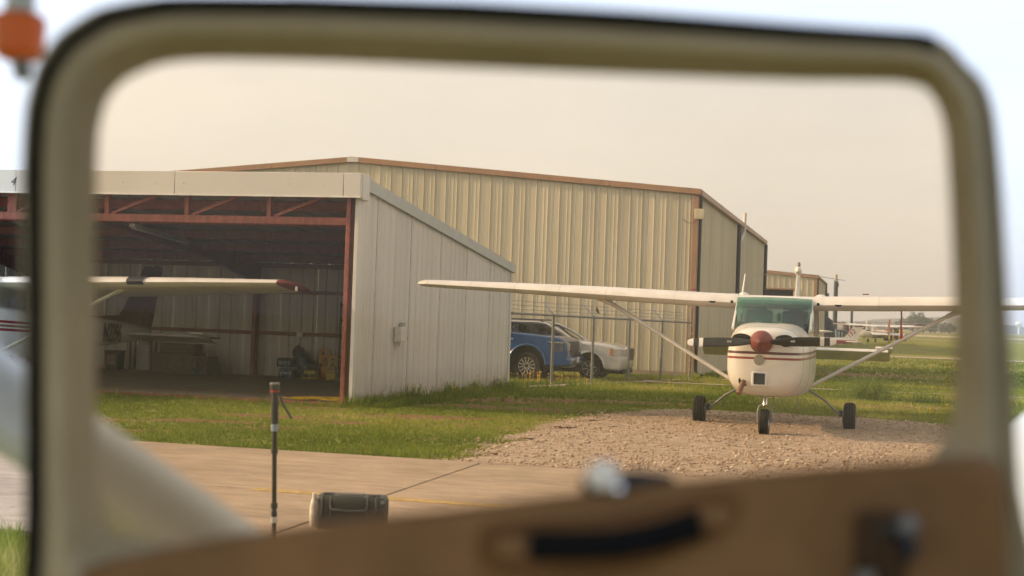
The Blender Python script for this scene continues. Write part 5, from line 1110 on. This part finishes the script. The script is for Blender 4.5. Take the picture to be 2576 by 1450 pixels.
# trees at the foot of the hills: leaf clumps on trunk and limbs
M_LEAF = tint_mat('tree_leaves', [(0, (.025, .04, .015)), (.5, (.05, .075, .025)), (1, (.09, .11, .04))], .8, .2)
M_BARK = mat('bark', (.09, .06, .04), .9)
TREES = [(2296, 640, 9, 5.5), (2322, 600, 7.5, 5.5), (2312, 700, 10, 6.5), (2338, 650, 6.5, 5), (2352, 720, 6, 6), (2368, 690, 5, 6.5), (2270, 760, 7, 6), (2390, 740, 5, 5)]
TL = ['tall round tree left in the clump at the foot of the hill', 'broad tree in front of the hill-foot clump', 'tallest tree behind the hill-foot clump', 'small tree right of the hill-foot clump', 'low bushy tree between the clump and the frame', 'low wide tree nearest the window frame at the hill foot', 'tree just right of the tail-on airplane below the hill', 'shrubby tree hidden at the window edge']
for (x, Y_, h, r), lb in zip(TREES, TL):
    o = thing('tree', lb, 'tree', base_at(x, Y_), 0, 'trees at the foot of the hill'); r_ = np.random.default_rng(int(x))
    k = MB().path([(0, 0, 0), (.1, 0, h * .3), (0, .1, h * .6)], [.35, .28, .12], 8)
    for a in range(5): k.path([(0, 0, h * .3), (r * .4 * math.cos(a * 1.26), r * .4 * math.sin(a * 1.26), h * .62)], [.15, .05], 5)
    k.obj('trunk', M_BARK, o)
    n = 900; d = r_.normal(size=(n, 3)); d /= np.linalg.norm(d, axis=1)[:, None]; rad = .55 + .45 * r_.random(n) ** .6
    lump = 1 + .22 * np.sin(d[:, 0] * 5 + x) * np.cos(d[:, 1] * 4) + .15 * np.sin(d[:, 2] * 7)
    c = d * (rad * lump)[:, None] * np.array([r * .62, r * .62, h * .42]) + np.array([0, 0, h * .56])
    e1 = r_.normal(size=(n, 3)); e2 = r_.normal(size=(n, 3)); s = r_.uniform(.25, .6, (n, 1))
    Vt = np.stack([c + e1 * s * .6, c + e2 * s * .6, c - (e1 + e2) * s * .5], 1).reshape(-1, 3)
    q = raw_mesh('crown', Vt, np.arange(3 * n).reshape(-1, 3), M_LEAF, np.repeat(r_.random(n), 3)); q.parent = o

# ================================================================ GRASS
def grass_ok(x, y):
    u = x * GL.x + y * GL.y; v = x * GV.x + y * GV.y; ok = (v < 8.30) | (v > 14.22)
    su = (x - SHED[0]) * GL.x + (y - SHED[1]) * GL.y; sv = (x - SHED[0]) * GV.x + (y - SHED[1]) * GV.y
    ok &= ~((su > -17) & (su < .03) & (sv > -.06) & (sv < 10.1))
    hu = (x - HX) * GL.x + (y - HY) * GL.y; hv = (x - HX) * GV.x + (y - HY) * GV.y
    ok &= ~((hu < .05) & (hv > -.05))
    fs_ = (x - F0.x) * fd.x + (y - F0.y) * fd.y; fn = -(x - F0.x) * fd.y + (y - F0.y) * fd.x
    ok &= ~((abs(fn) < .15) & (fs_ > 0) & (fs_ < fl_))
    pn = (y - 40.6) + (x - 3.9) * .2558; ok &= ~((abs(pn) < .3) & (x > 3.9))
    return ok, su, sv
def blades(N, xr, yr, hmin, hmax, wmin, wmax, extra=None, frust=True, dens=None, k=5):
    x = RNG.uniform(*xr, N); y = RNG.uniform(yr[0] ** .5, yr[1] ** .5, N) ** 2
    if frust: x = RNG.uniform(-.39, .40, N) * y + RNG.normal(0, .3, N)
    ok, su, sv = grass_ok(x, y)
    jit = (vnoise(x, y, .5, 6) - .5) * .7 + (vnoise(x, y, .13, 16) - .5) * .5 + RNG.normal(0, .13, N); gq = RNG.random(N) < np.clip(gmask(x, y) * 1.7 - .25, 0, 1)
    keep = ok & (~gq | ((RNG.random(N) < .012)))
    dm = dirtmask(x, y); keep &= RNG.random(N) > dm * .93
    if extra is not None: keep &= extra(x, y, su, sv)
    x, y = x[keep], y[keep]; su, sv = su[keep], sv[keep]; n = len(x)
    pat = vnoise(x, y, 1.6, 12) * .6 + vnoise(x, y, .45, 13) * .4
    h = (hmin + (hmax - hmin) * pat) * RNG.uniform(.7, 1.25, n)
    u0 = x * GV.x + y * GV.y
    h *= np.where((RNG.random(n) < .035) & (vnoise(x, y, .9, 40) > .45), RNG.uniform(1.5, 2.6, n), 1.0)
    h *= 1 + .9 * np.exp(-((u0 - 14.25) / .12) ** 2)
    h *= 1 + 1.3 * np.exp(-np.clip(su, 0, 9) / .16) * ((sv > -.3) & (sv < 10.2) & (su > 0)) * RNG.random(n) + .8 * np.exp(-np.abs(sv + .1) / .12) * ((su < 0) & (su > -15))
    bx = np.repeat(x, k) + RNG.normal(0, .018, n * k); by = np.repeat(y, k) + RNG.normal(0, .018, n * k); hh = np.repeat(h, k) * RNG.uniform(.5, 1.2, n * k)
    a = RNG.uniform(0, 6.283, n * k); w = RNG.uniform(wmin, wmax, n * k); lean = RNG.uniform(.1, .85, n * k) * hh; la = RNG.uniform(0, 6.283, n * k)
    bz = HF(by) - .012
    p0 = np.stack([bx - np.cos(a) * w, by - np.sin(a) * w, bz], -1); p1 = np.stack([bx + np.cos(a) * w, by + np.sin(a) * w, bz], -1)
    p2 = np.stack([bx + np.cos(la) * lean, by + np.sin(la) * lean, bz + hh], -1)
    tint = np.clip(np.repeat(pat, k) * .45 + RNG.random(n * k) * .5 + .02 + .55 * (np.repeat(vnoise(x, y, 3.1, 14), k) - .5), 0, 1)
    return np.stack([p0, p1, p2], 1).reshape(-1, 3), np.repeat(tint, 3)
parts = [blades(52000, (0, 1), (14, 27), .025, .07, .004, .009),
         blades(42000, (0, 1), (26, 48), .045, .10, .008, .016),
         blades(30000, (0, 1), (46, 110), .06, .14, .02, .045, k=4),
         blades(26000, (-7, 3.5), (5.2, 9.8), .05, .15, .0025, .006, frust=False, k=4),
         blades(16000, (-3, 0.3), (22.5, 33), .06, .16, .005, .011, extra=lambda x, y, su, sv: (su > 0) & (su < .7) & (sv > -.2) & (sv < 10.3), frust=False),
         blades(5000, (-18, -2), (22, 28), .05, .12, .004, .01, extra=lambda x, y, su, sv: (su < .1) & (sv < -.04) & (sv > -.4), frust=False),
         blades(9000, (-.5, 6), (32, 47), .08, .2, .007, .015, extra=lambda x, y, su, sv: np.abs(-(x - F0.x) * fd.y + (y - F0.y) * fd.x - .25) < .5, frust=False)]
Vb = np.concatenate([q[0] for q in parts]); Tb = np.concatenate([q[1] for q in parts])
M_GRASS = tint_mat('grass_blades', [(0, (.08, .115, .016)), (.35, (.155, .21, .030)), (.6, (.24, .285, .045)), (.82, (.36, .35, .085)), (1, (.5, .42, .19))], .75, .32)
stuff(raw_mesh('grass', Vb, np.arange(len(Vb)).reshape(-1, 3), M_GRASS, Tb))['label'] = 'mown grass field with worn dirt patches'

# tall weed clumps: one behind the right main wheel, small ones along the shed wall
M_WEED = tint_mat('weed_leaves', [(0, (.12, .2, .03)), (.6, (.24, .34, .05)), (1, (.38, .42, .09))], .7, .35)
def weed(label, x, y, rx, ry, h, nst, seed):
    r_ = np.random.default_rng(seed); o = thing('weed_clump', label, 'weeds', (x, y, hf(y)), 0, 'weeds in the grass'); st_ = MB(); V = []; T = []
    for i in range(nst):
        bx, by = r_.normal(0, .45) * rx, r_.normal(0, .45) * ry; hh = h * r_.uniform(.45, 1.05) * math.exp(-.5 * (bx / rx) ** 2); lx, ly = r_.normal(0, .12, 2) * hh * 2
        st_.path([(bx, by, 0), (bx + lx * .4, by + ly * .4, hh * .6), (bx + lx, by + ly, hh)], [.005, .004, .0015], 4, cap=False)
        for j in range(16):
            f = r_.uniform(.08, 1); c = np.array([bx + lx * f * f, by + ly * f * f, hh * f]); d = r_.normal(size=3); d[2] = abs(d[2]) * .8; d /= np.linalg.norm(d); s = np.cross(d, [0, 0, 1.0]); s /= np.linalg.norm(s) + 1e-6; ln = r_.uniform(.04, .10) * (1.2 - .6 * f); wd = ln * .17
            V += [c - s * wd, c + s * wd, c + d * ln]; T += [r_.random()] * 3
    st_.obj('stems', mat('weed_stem', (.12, .17, .04), .8), o, fix=False)
    q = raw_mesh('leaves', np.array(V), np.arange(len(V)).reshape(-1, 3), M_WEED, np.array(T)); q.parent = o; q['kind'] = 'stuff'
    return o
weed('tall green weed clump in the grass behind the right main wheel', 8.35, 33.2, .75, .5, .62, 150, 1)
weed('low green weed patch right of the tall weed clump', 9.5, 32.6, .6, .4, .32, 70, 2)
for i, (sv, lb) in enumerate(((2.9, 'leafy weeds at the foot of the shed wall below the electrical box'), (5.0, 'leafy weeds at the middle of the shed side wall'), (6.9, 'yellow-tipped weeds along the shed side wall under the wingtip'), (8.6, 'thin weeds at the far end of the shed side wall'), (.55, 'dry weeds at the shed corner by the white trim'))):
    q = sw(.22, sv); weed(lb, q.x, q.y, .45 if i != 4 else .22, .2, .30 if i != 4 else .16, 40, 10 + i)
# yellow wildflowers
fv = MB(); fr_ = random.Random(3)
def flower(x, y, h):
    fv.lathe([(.003, 0), (.019, .006), (.02, .013), (.006, .02)], (x, y, hf(y) + h), (fr_.uniform(-.4, .4), fr_.uniform(-.8, -.2), 1), 6)
    fv.tube((x, y, hf(y)), (x, y, hf(y) + h), .003, n=3)
for x, y in ((8.0, 27.0), (9.0, 29.2), (7.4, 25.6), (12.5, 42), (15, 55), (11, 47), (1.0, 33.6), (4.3, 38.2), (2.6, 33.9)): flower(x, y, .11)
for i in range(30): flower(fr_.uniform(.2, 2.0), fr_.uniform(36, 38.0), fr_.uniform(.12, .30))
for i in range(14): q = sw(.2 + fr_.uniform(0, .2), fr_.uniform(2, 9.6)); flower(q.x, q.y, fr_.uniform(.12, .4))
stuff(fv.obj('wildflowers', mat('yellow_petals', (.70, .42, .02), .7), fix=False))['label'] = 'scattered yellow wildflowers in the grass'

# ================================================================ THE AIRPLANE BESIDE THE CAMERA, ITS OPEN DOOR IN FRONT
own = thing('camera_airplane', 'tan-trimmed airplane with its open door and amber window filling the foreground', 'airplane', (0, 0, 0))
M_DOOR = mat('olive_tan_door_paint', (.31, .25, .155), .6, var=.14, scale=6, detail=8, bump=.06, bscale=150, spec=.25)
M_PANEL = mat('brown_leather_panel', (.19, .102, .045), .75, var=.18, scale=9, detail=8, bump=.15, bscale=220, spec=.15)
OUT = [(75, 1560), (66, 1400), (64, 1250), (62, 1030), (58, 700), (55, 430), (64, 270), (95, 160), (150, 85), (250, 22), (420, -8), (750, -6), (1180, 10), (1600, 34), (2012, 64), (2290, 81), (2385, 112), (2425, 156), (2475, 208), (2502, 290), (2520, 470), (2535, 720), (2548, 950), (2556, 1110), (2563, 1230), (2575, 1560), (1800, 1560), (1200, 1560), (600, 1560)]
INN = [(300, 1345), (258, 1275), (243, 1190), (241, 1000), (240, 700), (242, 480), (248, 330), (270, 250), (315, 200), (400, 162), (520, 150), (800, 155), (1200, 172), (1600, 189), (2000, 203), (2250, 206), (2320, 219), (2346, 243), (2367, 285), (2380, 350), (2390, 500), (2399, 720), (2402, 950), (2394, 1060), (2365, 1120), (2290, 1180), (1800, 1232), (1200, 1302), (600, 1378)]
def smooth_closed(P, k=4):
    out = []; n = len(P)
    for i in range(n):
        p0, p1, p2, p3 = (Vector(P[(i + j - 1) % n]) for j in range(4))
        for q in range(k):
            t_ = q / k; a = p1 + (p2 - p1) * t_; c = .5 * ((2 * p1) + (p2 - p0) * t_ + (2 * p0 - 5 * p1 + 4 * p2 - p3) * t_ ** 2 + (3 * p1 - p0 - 3 * p2 + p3) * t_ ** 3); out.append(a * .35 + c * .65)
    return out
SO, SI = smooth_closed(OUT), smooth_closed(INN)
def ring_at(t_, Y_): return [at(*(o_ + (i_ - o_) * t_), Y_) for o_, i_ in zip(SO, SI)]
prof = [(.06, 1.335), (0, 1.330), (-.01, 1.30), (.0, 1.268), (.05, 1.258), (.13, 1.262), (.20, 1.268), (.26, 1.258), (.34, 1.246), (.46, 1.240), (.60, 1.246), (.74, 1.262), (.86, 1.272), (.95, 1.276), (1.0, 1.284), (1.005, 1.30), (.9, 1.322), (.06, 1.335)]
rings = [ring_at(t_, Y_) for t_, Y_ in prof]
door = MB().loft(rings, cap=False).obj('door', M_DOOR, own, smooth=True, auto=180); door['label'] = 'open cabin door with olive tan frame around an amber window'
# lower door skin, below the picture
MB().loft([[at(75, 1555, y_), at(2575, 1555, y_), at(2590, 2500, y_), at(150, 2500, y_)] for y_ in (1.27, 1.335)]).obj('lower_skin', M_WHITE2, door)
# pane
pb = MB(); inner = ring_at(.985, 1.289); inner2 = ring_at(.985, 1.292); n = len(inner)
pb.add(inner + inner2, [tuple(range(n)), tuple(range(2 * n - 1, n - 1, -1))] + [(i, (i + 1) % n, n + (i + 1) % n, n + i) for i in range(n)])
M_PANE = glass('amber_acrylic_pane', (.958, .852, .715), gloss=.002, rough=.02, dust=.012, dustcol=(.55, .5, .44), fres=.2)
pb.obj('window_pane', M_PANE, door)
# black weather seal round the outer edge
SL = [(72, 1560), (84, 1250), (86, 1030), (86, 700), (84, 430), (94, 285), (124, 180), (178, 106), (270, 46), (420, 14), (750, 10), (1180, 24), (1600, 48), (2012, 80), (2200, 93), (2310, 100), (2365, 113)]
sp_ = []
for i in range(len(SL) - 1):
    for q in range(4): sp_.append(Vector(SL[i]).lerp(Vector(SL[i + 1]), q / 4))
MB().path([at(p_.x, p_.y, 1.258) for p_ in sp_], [(.0068, .0072)] * len(sp_), 10).obj('weather_seal', M_BLACK, door, smooth=True)
# brown lower trim panel with rounded top lip
TOP = [(205, 1436), (300, 1408), (430, 1380), (600, 1348), (850, 1316), (1100, 1288), (1400, 1250), (1700, 1214), (2000, 1184), (2230, 1166), (2380, 1156), (2470, 1154), (2515, 1170), (2530, 1230)]
BOT = [(2560, 2300), (205, 2300)]
pan = MB()
def pring(dy, sh): return [at(x, y + sh, 1.225 + dy) for x, y in TOP] + [at(x, y, 1.225 + dy) for x, y in BOT]
pan.loft([pring(.045, 4), pring(.02, -4), pring(.006, 2), pring(0, 14)]); trim = pan.obj('trim_panel', M_PANEL, door, smooth=True, auto=60)
# recessed pull with black strap and tan end tabs
PB = mat('darker_brown_vinyl', (.165, .08, .031), .75, var=.1, spec=.15)
bz = MB(); R0 = [(1215, 1375), (1225, 1335), (1300, 1318), (1500, 1312), (1700, 1268), (1810, 1246), (1845, 1262), (1838, 1310), (1790, 1345), (1650, 1405), (1480, 1432), (1300, 1440), (1228, 1420)]
R0 = smooth_closed(R0, 4); cxx = sum(p_.x for p_ in R0) / len(R0); cyy = sum(p_.y for p_ in R0) / len(R0)
bz.loft([[at(cxx + (p_.x - cxx) * k, cyy + (p_.y - cyy) * k2, y_) for p_ in R0] for k, k2, y_ in ((1.06, 1.12, 1.224), (1.045, 1.10, 1.2195), (1.01, 1.03, 1.2190), (.99, .97, 1.2225))]); bz.obj('pull_bezel', PB, door, smooth=True, auto=60)
stp = MB(); ST = [(1335, 1374, 1.212), (1450, 1374, 1.195), (1550, 1370, 1.190), (1650, 1352, 1.195), (1760, 1318, 1.212)]
stp.path([at(*q) for q in ST], [(.0125, .004)] * 5, 12, flat=(0, 0, 1)); stp.obj('pull_strap', mat('black_strap', (.006, .006, .007), .9, spec=.1), door, smooth=True)
TAB = mat('tan_tab', (.19, .105, .05), .85, spec=.1)
for x, y in ((1287, 1378), (1800, 1300)):
    c_ = at(x, y, 1.214); MB().box(c_, (.028, .004, .017)).obj('strap_tab', TAB, door, bevel=.004)
# door handle with escutcheon
c_ = at(2215, 1400, 1.216); MB().box(c_, (.042, .014, .075)).obj('handle_plate', mat('dark_brown_plate', (.045, .026, .014), .8, spec=.1), door, bevel=.006)
kb = at(2285, 1322, 1.195); MB().lathe([(.003, -.012), (.008, -.007), (.0095, 0), (.007, .007), (.003, .010)], kb, (0, -1, .15), 18).obj('handle_knob', mat('satin_steel', (.16, .16, .17), .5, .3), door, smooth=True)
MB().path([at(2215, 1345, 1.21), at(2250, 1325, 1.20), kb], [.005, .005, .004], 10).obj('handle_lever', M_BLKP, door, smooth=True)
MB().path([kb + Vector((0, .008, -.01)), at(2288, 1375, 1.21), at(2284, 1410, 1.216)], [.008, .008, .004], 10).obj('handle_lock', mat('navy_plastic', (.02, .025, .05), .4), door, smooth=True)
MB().path([at(2175, 1440, 1.208), at(2180, 1520, 1.208)], [.009, .009], 12).obj('handle_pivot', M_GREYP, door, smooth=True)
# window latch on the sill
MB().path([at(1470, 1228, 1.245), at(1535, 1236, 1.238), at(1590, 1212, 1.245), at(1690, 1206, 1.255)], [(.009, .013), (.015, .017), (.010, .011), (.005, .005)], 10).obj('latch_lever', M_BLKP, door, smooth=True)
MB().lathe([(.004, -.015), (.012, -.009), (.0145, 0), (.012, .009), (.004, .014)], at(1516, 1200, 1.236), (.3, -1, .4), 18).obj('latch_knob', mat('pale_knob', (.78, .74, .68), .6, spec=.2), door, smooth=True)
MB().lathe([(.003, -.01), (.008, 0), (.003, .01)], at(1550, 1232, 1.225), (.2, -1, .3), 12).obj('latch_button', M_CHROME, door, smooth=True)
# lift strut, wing, cowling and covered pitot of the same airplane
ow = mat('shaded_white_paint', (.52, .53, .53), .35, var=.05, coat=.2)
sa = at(-1450, -10, 1.62); sb2 = at(700, 1498, 1.62); sdv = (sb2 - sa).normalized()
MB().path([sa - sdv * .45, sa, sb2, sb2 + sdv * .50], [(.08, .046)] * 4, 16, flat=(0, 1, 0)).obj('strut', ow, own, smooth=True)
wb = 2.15
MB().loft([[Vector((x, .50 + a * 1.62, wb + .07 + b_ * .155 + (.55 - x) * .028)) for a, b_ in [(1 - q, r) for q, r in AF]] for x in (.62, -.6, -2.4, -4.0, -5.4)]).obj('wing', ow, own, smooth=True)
cw_ = []
for y_, xc, hw, zb, zt, e in ((-5.2, 1.4, .06, 1.05, 1.3, 2.2), (-4.2, 1.39, .16, .93, 1.36, 2.6), (-2.6, 1.36, .34, .75, 1.46, 3.2), (-1.2, 1.34, .50, .58, 1.75, 4), (.6, 1.32, .57, .50, 2.15, 5), (1.35, 1.32, .56, .50, 1.62, 4.5), (1.9, 1.33, .53, .52, 1.58, 4), (2.6, 1.36, .48, .58, 1.52, 3.2), (2.95, 1.38, .42, .66, 1.46, 2.8), (3.1, 1.38, .28, .8, 1.4, 2.4)):
    cw_.append([Vector((p_.x + xc, y_, p_.z)) for p_ in sect(0, hw, zb, zt, e)])
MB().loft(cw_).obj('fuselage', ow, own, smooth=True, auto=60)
MB().tube((.55, 1.33, 1.0), (.75, 1.34, 1.0), .015, n=8).obj('door_hinge', M_GREYP, own); MB().tube((.55, 1.33, 1.62), (.76, 1.34, 1.6), .015, n=8).obj('door_hinge', M_GREYP, own)
pt = at(47, 95, 1.62)
MB().tube(Vector((pt.x, pt.y, wb + .02)), pt + Vector((0, 0, .02)), .017, n=12).obj('pitot_mast', ow, own, smooth=True)
MB().lathe([(.022, .028), (.030, .022), (.029, -.016), (.019, -.026)], pt, (0, 0, 1), 18).obj('pitot_cover', mat('orange_cover', (.75, .14, .015), .5), own, smooth=True)
MB().lathe([(.012, 0), (.010, .02), (.003, .026)], pt + Vector((.004, 0, -.024)), (.1, 0, -1), 12).obj('pitot_tip', M_GREYP, own, smooth=True)

# ================================================================ HAZE
hm = D.materials.new('air_haze'); hm.use_nodes = True; t = hm.node_tree; t.nodes.clear()
ho = nd(t, 'ShaderNodeOutputMaterial'); pv = nd(t, 'ShaderNodeVolumePrincipled'); pv.inputs['Density'].default_value = .00042; pv.inputs['Color'].default_value = (.86, .92, 1.0, 1); pv.inputs['Anisotropy'].default_value = .1
t.links.new(pv.outputs[0], ho.inputs['Volume'])
hz_ = MB().b2((-4800, -400, -6), (4800, 6500, 120)).obj('haze', hm); stuff(hz_)['label'] = 'thin pale haze over the airfield'
